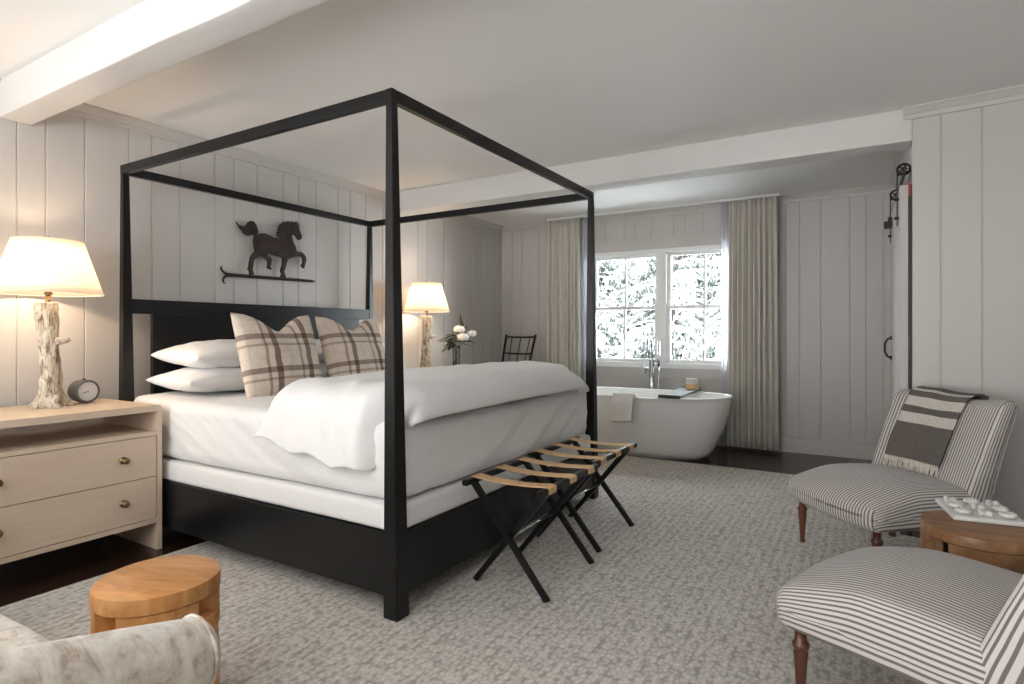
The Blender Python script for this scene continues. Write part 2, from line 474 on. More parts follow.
left_s = [1.369, 1.503, 1.699, 1.946, 2.087, 2.271, 2.524, 2.674, 2.867, 3.104, 3.256, 3.437, 3.682, 3.825, 4.019, 4.25, 4.49, 4.779, 4.93, 5.218, 5.509, 5.784, 6.0, 6.2, 6.357]
PL = lambda s, o, z: (XL + o, s, z)
bm = bmesh.new(); plank(bm, YR, YW, 0, ZC, rnd_seams(YR, 1.15) + left_s, PL); struct(link('wall_left', bm, 'paint'))
bm = bmesh.new(); crown(bm, YR + .02, 1.29, PL); crown(bm, 1.43, 4.305, PL); crown(bm, 4.51, YW - .04, PL); struct(link('trim_1', bm, 'paint'))
bm = bmesh.new(); base(bm, YR + .02, YW - .02, PL); struct(link('baseboard_left', bm, 'paint'))

# window wall (opening between OX0..OX1, OZ0..OZ1)
OX0, OX1, OZ0, OZ1 = -2.80, -1.01, .845, 2.13
win_s = [-3.86, -3.717, -3.472, -3.25, -3.02, -2.83, -2.586, -2.353, -2.216, -2.03, -1.784, -1.657, -1.466, -1.27, -1.09, -.86, -.66, -.534, -.348, -.103, .031, .17]
PW = lambda s, o, z: (s, YW - o, z)
bm = bmesh.new()
plank(bm, XL, OX0, 0, ZC, win_s, PW); plank(bm, OX1, .40, 0, ZC, win_s, PW)
plank(bm, OX0, OX1, 0, OZ0, win_s, PW); plank(bm, OX0, OX1, OZ1, ZC, win_s, PW)
struct(link('wall_window', bm, 'paint'))
bm = bmesh.new(); crown(bm, XL + .02, .258, PW); struct(link('trim_2', bm, 'paint'))
bm = bmesh.new(); base(bm, XL + .02, .258, PW, .15); struct(link('baseboard_window', bm, 'paint'))

# block at right: side wall behind the sliding door and the wall facing the room
SX = .265
def PS(s, o, z): return (SX - o, s, z)
bm = bmesh.new(); plank(bm, 4.42, YW, 0, ZC, rnd_seams(4.6, YW), PS, depth=.12); struct(link('wall_door_side', bm, 'paint'))
cd = Vector((.99462, -.10361))
FX, FY = .262, 4.307
def PF(s, o, z): return (FX + cd.x * s + cd.y * o, FY + cd.y * s - cd.x * o, z)
bm = bmesh.new(); plank(bm, 0, 2.62, 0, ZC, [.140, .332, .53, .69, .93, 1.1, 1.33, 1.5, 1.75, 1.96, 2.2, 2.4], PF, depth=.13); struct(link('wall_right_front', bm, 'paint'))
bm = bmesh.new(); crown(bm, -.045, 2.6, PF); struct(link('trim_3', bm, 'paint'))
bm = bmesh.new(); crown(bm, 4.52, YW - .08, PS); struct(link('trim_4', bm, 'paint'))
bm = bmesh.new(); base(bm, .02, 2.6, PF, .15); struct(link('baseboard_right_front', bm, 'paint'))

# right and rear walls (behind the photographer)
struct(link('wall_right', mbox(XR, XR + .1, YR, YW, 0, ZC), 'paint'))
struct(link('wall_rear', mbox(XL, XR, YR - .1, YR, 0, ZC), 'paint'))

# ceiling beams
def beam(n, y0, y1, z0, x0, x1):
    bm = bmesh.new()
    N = 60
    for i in range(N + 1):
        pass
    def f(p):
        q = Vector(p)
        q.y += .004 * nz(q.x * 2.3, q.z * 9, 3) ; q.z += .004 * nz(q.x * 2.1, q.y * 8, 9) * (1 if q.z < ZC - .05 else 0)
        return q
    rbox(bm, (x0, y0, z0), (x1, y1, ZC + .002), .008, (60, 3, 4), f)
    o = struct(link('trim_%d' % n, bm, 'beam_paint')); autosmooth(o, 40); return o
beam(5, 1.285, 1.435, 2.365, XL, XR)
beam(6, 4.305, 4.505, 2.365, XL, .262)

# ---- window_1: mulled pair of double-hung sashes
w = bpy.data.objects.new('window_1', None); C.objects.link(w); w.location = (0, YW, 0); struct(w)
bm = bmesh.new()
for x0, x1 in ((OX0, OX0 + .05), (OX1 - .05, OX1), (-1.965, -1.865)):
    box(bm, x0, x1, -.012, .09, OZ0 + .012, OZ1 - .0455, .004)
box(bm, OX0, OX1, -.012, .09, OZ1 - .045, OZ1, .004)
link('frame', bm, 'trim', w)
bm = bmesh.new(); box(bm, OX0 - .05, OX1 + .05, -.055, .09, OZ0 - .045, OZ0 + .012, .006); link('window_sill', bm, 'trim', w)
bm = bmesh.new(); box(bm, OX0 - .06, OX1 + .06, -.022, 0, OZ1, OZ1 + .115, .003); link('header_board', bm, 'paint', w)
bm = bmesh.new(); box(bm, OX0 - .05, OX1 + .05, -.020, 0, OZ0 - .15, OZ0 - .045, .003); link('apron_board', bm, 'paint', w)
bm = bmesh.new(); box(bm, OX0 - .06, OX0, -.022, 0, OZ0 - .045, OZ1, .003); link('side_casing', bm, 'trim', w)
bm = bmesh.new(); box(bm, OX1, OX1 + .06, -.022, 0, OZ0 - .045, OZ1, .003); link('side_casing', bm, 'trim', w)
ZM = 1.475
for (x0, x1) in ((OX0 + .05, -1.965), (-1.865, OX1 - .05)):
    xm = (x0 + x1) / 2
    for (z0, z1, y0, y1) in ((OZ0 + .012, ZM + .02, .012, .045), (ZM - .02, OZ1 - .045, .047, .08)):
        bm = bmesh.new(); s = .038
        box(bm, x0, x0 + s, y0, y1, z0, z1, .003); box(bm, x1 - s, x1, y0, y1, z0, z1, .003)
        box(bm, x0 + s, x1 - s, y0, y1, z0, z0 + s, .003); box(bm, x0 + s, x1 - s, y0, y1, z1 - s, z1, .003)
        box(bm, xm - .011, xm + .011, y0 + .004, y1 - .004, z0 + s, z1 - s, .002)
        sash = link('sash', bm, 'trim', w)
        bm = bmesh.new(); box(bm, x0 + s - .003, x1 - s + .003, (y0 + y1) / 2 - .002, (y0 + y1) / 2 + .002, z0 + s - .003, z1 - s + .003)
        link('pane', bm, 'pane', sash)

# ---- door_1: sliding barn door on rollers along the side wall
d = bpy.data.objects.new('door_1', None); C.objects.link(d); struct(d)
d.location = (.2235, 4.40, 0); d.rotation_euler = (0, 0, math.radians(.6))
bm = bmesh.new()
def PD(s, o, z): return (-.022 - o * 1.0, s, z)
plank(bm, 0, 1.02, .015, 2.12, [.20, .42, .60, .83], PD, depth=.044)
link('door_panel', bm, 'paint', d)
bm = bmesh.new(); bar(bm, (.005, -.06, 2.205), (.005, 1.9, 2.205), .008, .04); link('track_rail', bm, 'blackmetal', d)
for yy in (.09, .90):
    bm = bmesh.new()
    box(bm, -.034, -.028, yy - .02, yy + .02, 1.88, 2.235, .002)
    for zz in (1.93, 2.05):
        tube(bm, [(-.022, yy, zz), (-.046, yy, zz)], .010, 10)
    hg = link('hanger_strap', bm, 'blackmetal', d)
    bm = bmesh.new(); R_ = .034
    ring = [(.004 + R_ * math.cos(a), yy, 2.240 + R_ * math.sin(a)) for a in [2 * PI * k / 24 for k in range(25)]]
    tube(bm, ring, .0075, 8, False)
    for k in range(5):
        a = 2 * PI * k / 5; tube(bm, [(.004, yy, 2.240), (.004 + R_ * math.cos(a), yy, 2.240 + R_ * math.sin(a))], .005, 6)
    tube(bm, [(-.032, yy, 2.205), (.040, yy, 2.225)], .007, 8); tube(bm, [(.004, yy - .02, 2.24), (.004, yy + .02, 2.24)], .012, 10)
    link('roller_wheel', bm, 'blackmetal', hg)
bm = bmesh.new(); box(bm, -.075, -.022, .80, .86, 1.98, 2.03, .004); box(bm, -.05, -.022, .815, .845, 2.03, 2.06, .003); link('stop_block', bm, 'blackmetal', d)
bm = bmesh.new(); tube(bm, [(-.024, .88, .99), (-.024, .88, 1.02)], .012, 8); tube(bm, [(-.024, .88, 1.14), (-.024, .88, 1.17)], .012, 8)
tube(bm, [(-.022, .88, 1.0), (-.05, .88, 1.015), (-.066, .88, 1.045), (-.068, .88, 1.08), (-.066, .88, 1.115), (-.05, .88, 1.145), (-.022, .88, 1.16)], .0075, 8)
link('door_handle', bm, 'blackmetal', d)
bm = bmesh.new(); box(bm, .022, .036, -.004, 0, 2.05, 2.13); link('red_bumper', bm, 'red', d)
bm = bmesh.new(); box(bm, .024, .040, .0, 1.0, .02, 2.12); link('gap_shade_slab', bm, 'ink', d)  # dark slab added behind the door, standing in for shade in the gap

# ------------------------------------------------------------------ rug
bm = bmesh.new()
prism(bm, [(-3.185, -2.2), (2.2, -2.2), (2.2, 3.95), (.19, 4.10), (.15, 5.37), (-3.185, 5.37)], 'z', 0.0, .015)
tag(link('area_rug', bm, 'rug'), 'large pale greige looped wool rug under the black bed and the seats', 'rug')
RZ = .0155

# ------------------------------------------------------------------ bed
bed = thing('canopy_bed', 'tall black four poster canopy bed with solid black headboard', 'bed', (-2.745, 2.86, RZ))
def wb(bm):   # geometry written in room coordinates -> bed local
    for v in bm.verts: v.co -= Vector((-2.745, 2.86, RZ))
    return bm
ZT = 2.205
def post(bx, by, tx, ty):
    bm = bmesh.new(); taper(bm, (bx, by, RZ), (.077, .077), (tx, ty, ZT), (.035, .035), .003); link('post', wb(bm), 'black', bed)
post(-1.664, 1.840, -1.6725, 1.8205)
post(-1.664, 3.885, -1.6725, 3.893)
post(-3.838, 1.850, -3.842, 1.836)
post(-3.838, 3.885, -3.842, 3.893)
for y in (1.8225, 3.893):
    bm = bmesh.new(); box(bm, -3.835, -1.685, y - .0165, y + .0165, ZT - .052, ZT - .001, .003); link('canopy_rail', wb(bm), 'black', bed)
for x in (-1.6725, -3.842):
    bm = bmesh.new(); box(bm, x - .0165, x + .0165, 1.84, 3.875, ZT - .052, ZT - .001, .003); link('canopy_rail', wb(bm), 'black', bed)
for y in (1.835, 3.89):
    bm = bmesh.new(); box(bm, -3.80, -1.70, y - .018, y + .018, .10, .362, .004); link('side_rail', wb(bm), 'black', bed)
bm = bmesh.new(); box(bm, -1.676, -1.640, 1.875, 3.85, .10, .362, .004); link('foot_rail', wb(bm), 'black', bed)
hb = bmesh.new(); box(hb, -3.855, -3.822, 1.99, 3.745, .12, 1.32, .003); link('headboard_panel', wb(hb), 'black', bed)
hb = bmesh.new(); box(hb, -3.862, -3.818, 1.87, 3.865, 1.312, 1.402, .004); link('headboard_rail', wb(hb), 'black', bed)
hb = bmesh.new(); box(hb, -3.862, -3.818, 1.87, 3.865, .12, .36, .004); link('headboard_lower_rail', wb(hb), 'black', bed)
bm = bmesh.new()
for k in range(12): box(bm, -3.78 + k * .175, -3.70 + k * .175, 1.86, 3.865, .325, .345)
link('slats', wb(bm), 'black', bed)

MX0, MX1, MY0, MY1 = -3.805, -1.668, 1.852, 3.835
def wr_box(p):
    q = Vector(p); s = .5
    return q
def notch(q):
    if q.x > -1.708 and q.y < 1.884:
        if abs(q.x + 1.708) * 1.0 < abs(1.884 - q.y): q.x = -1.708
        else: q.y = 1.884
    return q
def bxf(p):
    q = notch(Vector(p))
    q.z += .006 * nz(q.x, q.y, 1, 1.4)
    return q
bm = bmesh.new(); rbox(bm, (MX0, 1.8235, .3635), (-1.648, MY1 + .01, .474), .022, (60, 60, 3), bxf)
o = link('box_spring', bm, 'sheet', smooth=True)
tag(o, 'thin white covered box spring set in the black bed frame', 'box spring')
def mtf(p):
    q = Vector(p)
    cor = q.x > -1.74 and q.y < 1.92
    side = 1 if q.z < .80 else .3
    # pulled sheet wrinkles on the sides, plus the soft crown of the top
    wx = .009 * nz(q.x * 1.2 + q.z * 2.2, q.z * 1.2, 5, 2.4) + .0085 * nz(q.x * 1.6 + q.z * 3.5, q.z * 1.2, 8, 4) + .003 * nz(q.x * 3 + q.z * 5, q.z * 2, 4, 6)
    wy = .009 * nz(q.y * 1.2 - q.z * 2.0, q.z * 1.2, 2, 2.4) + .0085 * nz(q.y * 1.6 - q.z * 3.0, q.z * 1.2, 7, 4) + .003 * nz(q.y * 3 - q.z * 5, q.z * 2, 4, 6)
    if q.y < 1.90 and not cor: q.y += wx * side
    if q.x > -1.72 and not cor: q.x += wy * side
    if q.z > .78: q.z += .010 * nz(q.x, q.y, 0, 2.5) + .004 * nz(q.x, q.y, 3, 8)
    if q.z < .52: q.z += .003 * nz(q.x, q.y, 3, 2)
    return notch(q)
bm = bmesh.new(); rbox(bm, (MX0, 1.834, .478), (-1.658, MY1, .815), .060, (110, 110, 22), mtf)
o = link('mattress', bm, 'sheet', smooth=True)
tag(o, 'thick mattress made up in a smooth white fitted sheet', 'mattress')

# duvet: lofty, folded over the foot half and hanging over the near side
def duvet():
    bm = bmesh.new()
    DX0, DX1 = -2.475, -1.635
    top = .960
    path = []   # (y, z, kind) across the bed from near hem to far hem
    def lerp(a, b, t): return a + (b - a) * t
    NU, NV = 90, 170
    def f(u, v):
        # u along x from the pillow-side edge to the foot, v across the bed
        x = lerp(DX0, DX1, u)
        # hem height at near side: scalloped, corner drops then folds up at the foot
        hem = lerp(.685, .600, min(1, u / .78)) + .012 * math.sin(u * 19) + .012 * nz(u * 5, 3)
        if u > .80: hem = lerp(.600, .815, min(1, (u - .80) / .17) ** 1.1)
        # x-profile: rounded shoulders at both edges
        e = abs(2 * u - 1)
        lo = 1 - max(0, (e - .55) / .45) ** 2.6 * (1.0 if u > .5 else .92)
        lo = max(0, lo) ** .55
        zt = .845 + (top - .845) * lo
        r = .20
        e2 = max(0, min(1, (u - .74) / .16)); e2 = e2 * e2 * (3 - 2 * e2)
        yn = 1.790 + .115 * e2; yf = 3.90 - .20 * e2
        rz = min(r * .7, max(.012, zt - hem - .01)); Ls = max(.01, (zt - rz) - hem); Larc = 1.15 * r; Lt = (yf - yn) - 2 * r
        hem2 = .70 if u < .8 else lerp(.70, .815, (u - .8) / .2); rz2 = min(r * .7, max(.012, zt - hem2 - .01)); Ls2 = max(.01, zt - rz2 - hem2)
        tot = Ls + Larc + Lt + Larc + Ls2
        s = v * tot
        if s < Ls: y, z = yn + .0 * s, hem + s
        elif s < Ls + Larc:
            a = (s - Ls) / Larc * PI / 2; y = yn + r * (1 - math.cos(a)); z = zt - rz + rz * math.sin(a)
        elif s < Ls + Larc + Lt: y, z = yn + r + (s - Ls - Larc), zt
        elif s < Ls + 2 * Larc + Lt:
            a = PI / 2 - (s - Ls - Larc - Lt) / Larc * PI / 2; y = yf - r * (1 - math.cos(a)); z = zt - rz2 + rz2 * math.sin(a)
        else: y, z = yf, zt - rz2 - (s - Ls - 2 * Larc - Lt)
        # the near flap billows and leans out toward the hem
        if s < Ls:
            k = 1 - s / max(Ls, .01); y -= (.018 * k + .02 * (nz(x * 4, z * 2, 2) * .8 + .2)) * (1 - e2)
            x += .03 * k * (u - .4) * (1 - e2)
            if u < .1: x -= .02 * k
        # broad puffs and small creases
        rg = lambda q: 1 - 2 * abs(q)
        puff = .020 * nz(x * 2.2, y * 1.7, 4) + .009 * nz(x * 5 + y * 1.5, y * 4, 6) + .008 * rg(nz(x * 5 + y * 2, y * 2.2, 1)) + .004 * rg(nz(x * 11 - y * 4, y * 5, 9))
        z += puff * (1 if z > .85 else .3)
        if s < Ls + Larc * .8: y += (.010 * rg(nz(x * 7 + z * 2, z * 2.5, 3)) + .005 * rg(nz(x * 14, z * 5, 8))) * (1 - e2)
        # foot edge: hangs a hand over the foot of the mattress
        if u > .93:
            k = (u - .93) / .07
            z -= .022 * k ** 1.4
            x += .030 * math.sin(k * PI / 2) * max(0, min(1, (s - Ls + .02) / .1))
        if u < .05 and s > Ls: z = lerp(z, z - .045, 1 - u / .05)
        return (x, y, z)
    grid(bm, NU, NV, f)
    return bm
o = link('duvet', duvet(), 'duvet', smooth=True); solid(o, .022, 0); subsurf(o, 1)
tag(o, 'puffy white duvet folded over the foot half of the bed', 'duvet')

# pillows
def pillow(w, h, t, seed, dent=0.0, pin=.35):
    bm = bmesh.new()
    N = 40
    def side(sg):
        def f(u, v):
            a, b = 2 * u - 1, 2 * v - 1
            pa, pb = 1 - abs(a) ** 2.4, 1 - abs(b) ** 2.4
            th = t / 2 * max(0, pa * pb) ** .46
            sh = 1 - pin * .16 * (1 - b * b) * abs(a) ** 3; sv = 1 - pin * .16 * (1 - a * a) * abs(b) ** 3
            x = a * w / 2 * sh; y = b * h / 2 * sv
            if dent:   # chopped top: a sag between two ears
                k = math.exp(-(a / .42) ** 2) * max(0, b) ** 1.4
                y -= dent * k * (1.0)
                th *= 1 - .35 * k
            th *= 1 + .12 * nz(a * 1.6 + seed, b * 1.6, sg) + .09 * nz(a * 4 + seed, b * 4, sg) + .05 * nz(a * 9 + b * 3 + seed, b * 8, sg)
            wr = .006 * nz(a * 6 + seed, b * 3, 2) * (1 - pa * pb)
            return (x, y + wr, sg * th)
        return f
    grid(bm, N, N, side(1)); grid(bm, N, N, side(-1))
    bmesh.ops.remove_doubles(bm, verts=bm.verts, dist=.0004)
    return bm
def place_pillow(name, mat, w, h, t, seed, loc, M3, dent=0, label='', group=None, piping=False):
    bm = pillow(w, h, t, seed, dent)
    o = link(name, bm, mat, smooth=True)
    o.matrix_world = Matrix.Translation(loc) @ M3.to_4x4()
    subsurf(o, 1)
    tag(o, label, 'pillow', group); return o
def frame(xa, ya):   # columns: pillow width axis, height axis, normal
    xa = Vector(xa).normalized(); ya = Vector(ya); ya = (ya - xa * ya.dot(xa)).normalized(); za = xa.cross(ya)
    return Matrix((xa, ya, za)).transposed()
zb = .826
place_pillow('bed_pillow', 'sheet', .86, .50, .17, 1, (-3.53, 2.34, zb + .078), frame((.02, 1, 0), (1, 0, 0)), 0, 'white pillow at the bottom of the stack nearest the left nightstand', 'white sleeping pillows')
place_pillow('bed_pillow', 'sheet', .84, .50, .18, 5, (-3.55, 2.37, zb + .228), frame((-.02, 1, .01), (1, 0, -.03)), 0, 'white pillow on top of the stack nearest the left nightstand', 'white sleeping pillows')
place_pillow('bed_pillow', 'sheet', .86, .50, .17, 9, (-3.53, 3.29, zb + .078), frame((0, 1, 0), (1, 0, 0)), 0, 'white pillow lowest behind the right plaid cushion, mostly hidden', 'white sleeping pillows')
place_pillow('bed_pillow', 'sheet', .86, .50, .18, 13, (-3.55, 3.29, zb + .228), frame((0, 1, 0), (1, 0, 0)), 0, 'white pillow showing as a sliver between the two plaid cushions', 'white sleeping pillows')
place_pillow('plaid_cushion', 'plaid', .63, .56, .17, 21, (-3.13, 2.40, zb + .225), frame((-.10, 1, .0), (-.28, 0, 1)), .11, 'left brown and beige plaid square cushion with chopped top', 'plaid cushions on the bed')
place_pillow('plaid_cushion', 'plaid', .64, .56, .17, 27, (-3.20, 3.10, zb + .225), frame((-.06, 1, .0), (-.34, 0, 1)), .10, 'right brown and beige plaid square cushion, beside the far bed post', 'plaid cushions on the bed')

# ------------------------------------------------------------------ weathervane horse on the wall
H = [(2.663, 2.017), (2.687, 1.998), (2.723, 1.989), (2.751, 2.004), (2.764, 2.031), (2.787, 2.045), (2.811, 2.041), (2.831, 2.016), (2.844, 1.98), (2.846, 1.949), (2.872, 1.961), (2.906, 1.968), (2.945, 1.957), (2.99, 1.943), (3.025, 1.948), (3.046, 1.958), (3.015, 1.964), (3.03, 1.982), (3.013, 1.99), (3.035, 2.005), (3.017, 2.017), (3.04, 2.027), (3.023, 2.039), (3.048, 2.048), (3.046, 2.065), (3.068, 2.07), (3.076, 2.084), (3.102, 2.084), (3.118, 2.096), (3.144, 2.091), (3.16, 2.101), (3.182, 2.092), (3.201, 2.106), (3.212, 2.091), (3.223, 2.073), (3.227, 2.047), (3.253, 1.992), (3.249, 1.967), (3.227, 1.958), (3.212, 1.968), (3.198, 1.988), (3.173, 1.996), (3.16, 1.992), (3.155, 1.973), (3.166, 1.939), (3.19, 1.902), (3.198, 1.867), (3.203, 1.854), (3.242, 1.863), (3.269, 1.853), (3.297, 1.824), (3.297, 1.792), (3.286, 1.759), (3.278, 1.728), (3.256, 1.742), (3.253, 1.756), (3.269, 1.775), (3.269, 1.807), (3.247, 1.828), (3.203, 1.82), (3.15, 1.803), (3.123, 1.79), (3.108, 1.763), (3.095, 1.718), (3.082, 1.681), (3.097, 1.648), (3.097, 1.63), (3.056, 1.627), (3.056, 1.644), (3.064, 1.667), (3.051, 1.683), (3.056, 1.705), (3.068, 1.742), (3.071, 1.786), (3.064, 1.798), (3.015, 1.802), (2.975, 1.81), (2.945, 1.817), (2.925, 1.8), (2.955, 1.786), (2.97, 1.766), (2.96, 1.731), (2.955, 1.713), (2.967, 1.69), (2.947, 1.691), (2.93, 1.702), (2.935, 1.724), (2.935, 1.754), (2.911, 1.773), (2.882, 1.784), (2.844, 1.774), (2.811, 1.75), (2.806, 1.716), (2.799, 1.673), (2.813, 1.637), (2.778, 1.634), (2.775, 1.667), (2.76, 1.678), (2.773, 1.696), (2.775, 1.729), (2.787, 1.772), (2.806, 1.799), (2.825, 1.814), (2.818, 1.843), (2.811, 1.875), (2.813, 1.913), (2.825, 1.937), (2.801, 1.941), (2.773, 1.928), (2.751, 1.929), (2.728, 1.943), (2.719, 1.958), (2.696, 1.971), (2.685, 1.989)]
hv = thing('weathervane_horse', 'dark iron prancing horse weathervane mounted on the panelled wall', 'wall sculpture', (-3.985, 2.96, 1.62))
bm = bmesh.new(); prism(bm, [(y - 2.96, z - 1.62) for y, z in H], 'x', -.008, .010)
link('horse', bm, 'horse', hv)
bm = bmesh.new()
ln = lambda P: [(0, y - 2.96, z - 1.62) for y, z in P]
tube(bm, ln([(2.595, 1.620), (2.80, 1.622), (3.1, 1.626), (3.36, 1.629), (3.395, 1.630)]), [.014, .013, .013, .011, .004], 10)
tube(bm, ln([(2.60, 1.622), (2.573, 1.632), (2.553, 1.650), (2.547, 1.670), (2.558, 1.682)]), [.011, .009, .008, .006, .003], 8)
tube(bm, ln([(2.60, 1.617), (2.575, 1.602), (2.563, 1.580), (2.568, 1.560), (2.585, 1.553)]), [.011, .009, .008, .006, .003], 8)
link('arrow_bar', bm, 'horse', hv, smooth=True)
bm = bmesh.new()
bm.free()
for yy in (2.80, 3.076):
    bm = bmesh.new(); tube(bm, [(-.034, yy - 2.96, .005), (0, yy - 2.96, .005)], .006, 8); link('wall_bracket', bm, 'horse', hv)

# ------------------------------------------------------------------ nightstands
def nightstand(y0, y1, label):
    yc = (y0 + y1) / 2; X0, X1 = -3.93, -3.335; zt = .798
    t = thing('nightstand', label, 'nightstand', ((X0 + X1) / 2, yc, 0), 0, 'pale oak nightstands beside the bed')
    ox, oy = (X0 + X1) / 2, yc
    def L(b):
        for v in b.verts: v.co -= Vector((ox, oy, 0))
        return b
    bm = bmesh.new(); th = .026
    # waterfall case: top and two side panels with softened upper corners
    prism(bm, [(y0, 0), (y0, zt - .02), (y0 + .006, zt - .006), (y0 + .02, zt), (y1 - .02, zt), (y1 - .006, zt - .006), (y1, zt - .02), (y1, 0), (y1 - th, 0), (y1 - th, zt - .035), (y0 + th, zt - .035), (y0 + th, 0)], 'x', X0, X1)
    link('case', L(bm), 'oak', t)
    bm = bmesh.new(); box(bm, X0 + .005, X1 - .002, y0 + th, y1 - th, .632, .654); link('shelf', L(bm), 'oak', t)
    bm = bmesh.new(); box(bm, X0 + .005, X1 - .002, y0 + th, y1 - th, .150, .176); link('bottom_rail', L(bm), 'oak', t)
    bm = bmesh.new(); box(bm, X0 + .01, X0 + .02, y0 + th, y1 - th, .176, .632); link('back_panel', L(bm), 'oak', t)
    for z0, z1 in ((.179, .4045), (.4085, .6285)):
        bm = bmesh.new(); box(bm, X0 + .03, X1 - .001, y0 + th + .004, y1 - th - .004, z0, z1, .0015)
        dr = link('drawer', L(bm), 'oak', t)
        for ky in (y0 + .198, y1 - .198):
            bm = bmesh.new()
            prof = [(.0, 0), (.019, 0), (.019, .004), (.008, .007), (.007, .014), (.013, .019), (.0175, .026), (.0155, .033), (.008, .038), (0, .039)]
            lathe(bm, prof, 20)
            for v in bm.verts:
                p = v.co.copy(); v.co = Vector((X1 - .001 + p.z, ky + p.x, (z0 + z1) / 2 + p.y + .005))
            link('knob', L(bm), 'brass', dr, smooth=True)
    return t
nightstand(.862, 1.785, 'pale oak two drawer nightstand left of the bed holding the clock')
nightstand(3.98, 5.25, 'pale oak nightstand behind the bed, under the flower vase')

# ------------------------------------------------------------------ lamps
def lamp(x, y, z, label, flip, shade_r=.245):
    t = thing('table_lamp', label, 'lamp', (x, y, z), 0, 'driftwood table lamps')
    bm = bmesh.new(); seg = 28; n = 60; Hh = .560
    rings = []
    for i in range(n + 1):
        s = i / n; zz = s * Hh
        r = .047 + .004 * math.sin(s * 9)
        if s < .16: r += .040 * (1 - s / .16) ** 1.8
        if s > .9: r += .004
        cx = .006 * math.sin(s * 5) * flip; cy = .008 * math.sin(s * 3.4 + 1) * flip
        ring = []
        for k in range(seg):
            a = 2 * PI * k / seg
            lobes = 1 + (.28 * (1 - s / .2) * math.sin(a * 5 + 1) if s < .2 else 0)
            rr = r * lobes + .006 * nz(math.cos(a) * 3, math.sin(a) * 3, zz * 9 + flip * 5) + .0035 * nz(math.cos(a) * 9, math.sin(a) * 9, zz * 22)
            ring.append(bm.verts.new((cx + rr * math.cos(a), cy + rr * math.sin(a), zz)))
        rings.append(ring)
    for a, b in zip(rings, rings[1:]):
        for k in range(seg): bm.faces.new((a[k], a[(k + 1) % seg], b[(k + 1) % seg], b[k]))
    bm.faces.new(rings[0][::-1]); bm.faces.new(rings[-1])
    bs = link('driftwood_base', bm, 'driftwood', t, smooth=True)
    bm = bmesh.new()
    tube(bm, [(.02, .0, .345), (.035 , .035, .352), (.045, .066, .356), (.05, .082, .362)], [.026, .022, .016, .009], 12)
    link('branch_stub', bm, 'driftwood', t, smooth=True)
    bm = bmesh.new()
    tube(bm, [(.01, -.02, .470), (.02, -.045, .478), (.022, -.058, .486)], [.022, .015, .008], 12)
    link('branch_stub', bm, 'driftwood', t, smooth=True)
    bm = bmesh.new(); tube(bm, [(0, 0, .54), (0, 0, .60)], .012, 12); tube(bm, [(0, 0, .60), (0, 0, .64)], .018, 12)
    link('socket', bm, 'brass', t, smooth=True)
    zs0, zs1 = .606, .888; r0, r1 = shade_r, shade_r * .635
    bm = bmesh.new(); lathe(bm, [(r0 + (r1 - r0) * k / 6, zs0 + (zs1 - zs0) * k / 6) for k in range(7)], 64, caps=False)
    sh = link('lamp_shade', bm, 'shade', t, smooth=True); solid(sh, .002)
    for rr, zz in ((r0, zs0), (r1, zs1)):
        bm = bmesh.new(); tube(bm, [(rr * math.cos(2 * PI * k / 48), rr * math.sin(2 * PI * k / 48), zz) for k in range(49)], .0028, 6, False)
        link('shade_rim', bm, 'shade', sh, smooth=True)
    bm = bmesh.new(); tube(bm, [(0, 0, .64), (0, 0, .905)], .003, 6)
    for k in range(3):
        a = 2 * PI * k / 3; tube(bm, [(0, 0, .875), (r1 * math.cos(a), r1 * math.sin(a), .884)], .002, 5)
    tube(bm, [(0, 0, .89), (0, 0, .905), (0, 0, .915)], [.006, .010, .003], 10)
    link('harp_and_finial', bm, 'brass', t)
    li = bpy.data.lights.new('bulb_light', 'POINT'); li.energy = 5.2; li.color = (1, .74, .50); li.shadow_soft_size = .035
    lo = bpy.data.objects.new('bulb_light', li); C.objects.link(lo); lo.location = (0, 0, .72); lo.parent = t
    return t
lamp(-3.745, 1.41, .799, 'driftwood lamp with a lit white cone shade, beside the grey clock', 1)
lamp(-3.745, 4.585, .799, 'driftwood lamp with a lit white cone shade, beside the white flowers', -1, .228)

# clock
t = thing('alarm_clock', 'small round dark grey clock with a white dial on the left nightstand', 'clock', (-3.765, 1.590, .800), math.radians(8))
bm = bmesh.new(); r = .060
def axl(prof, seg=40):
    b = bmesh.new(); lathe(b, prof, seg)
    for v in b.verts: v.co = Vector((v.co.z, v.co.x, v.co.y + .066))
    return b
link('clock_case', axl([(0, -.060), (.052, -.060), (.061, -.050), (.0645, -.02), (.0645, .030), (.060, .036), (.054, .034), (.052, .028), (0, .028)]), 'clockgrey', t, smooth=False)
link('dial', axl([(0, .0285), (.052, .0285), (.052, .030), (0, .030)]), 'dial', t)
bm = bmesh.new()
bar(bm, (.032, .002, .066), (.032, -.024, .060), .002, .004); bar(bm, (.032, .004, .067), (.032, -.036, .056), .001, .002)
for k in range(12):
    a = 2 * PI * k / 12; ca, sa = math.cos(a), math.sin(a)
    bar(bm, (.0305, .038 * ca, .066 + .038 * sa), (.0305, .045 * ca, .066 + .045 * sa), .001, .002, up=(1, 0, 0))
link('hands_and_marks', bm, 'ink', t)
bm = bmesh.new(); tube(bm, [(-.005, 0, .128), (-.005, 0, .138)], .009, 12); link('top_button', bm, 'clockgrey', t)

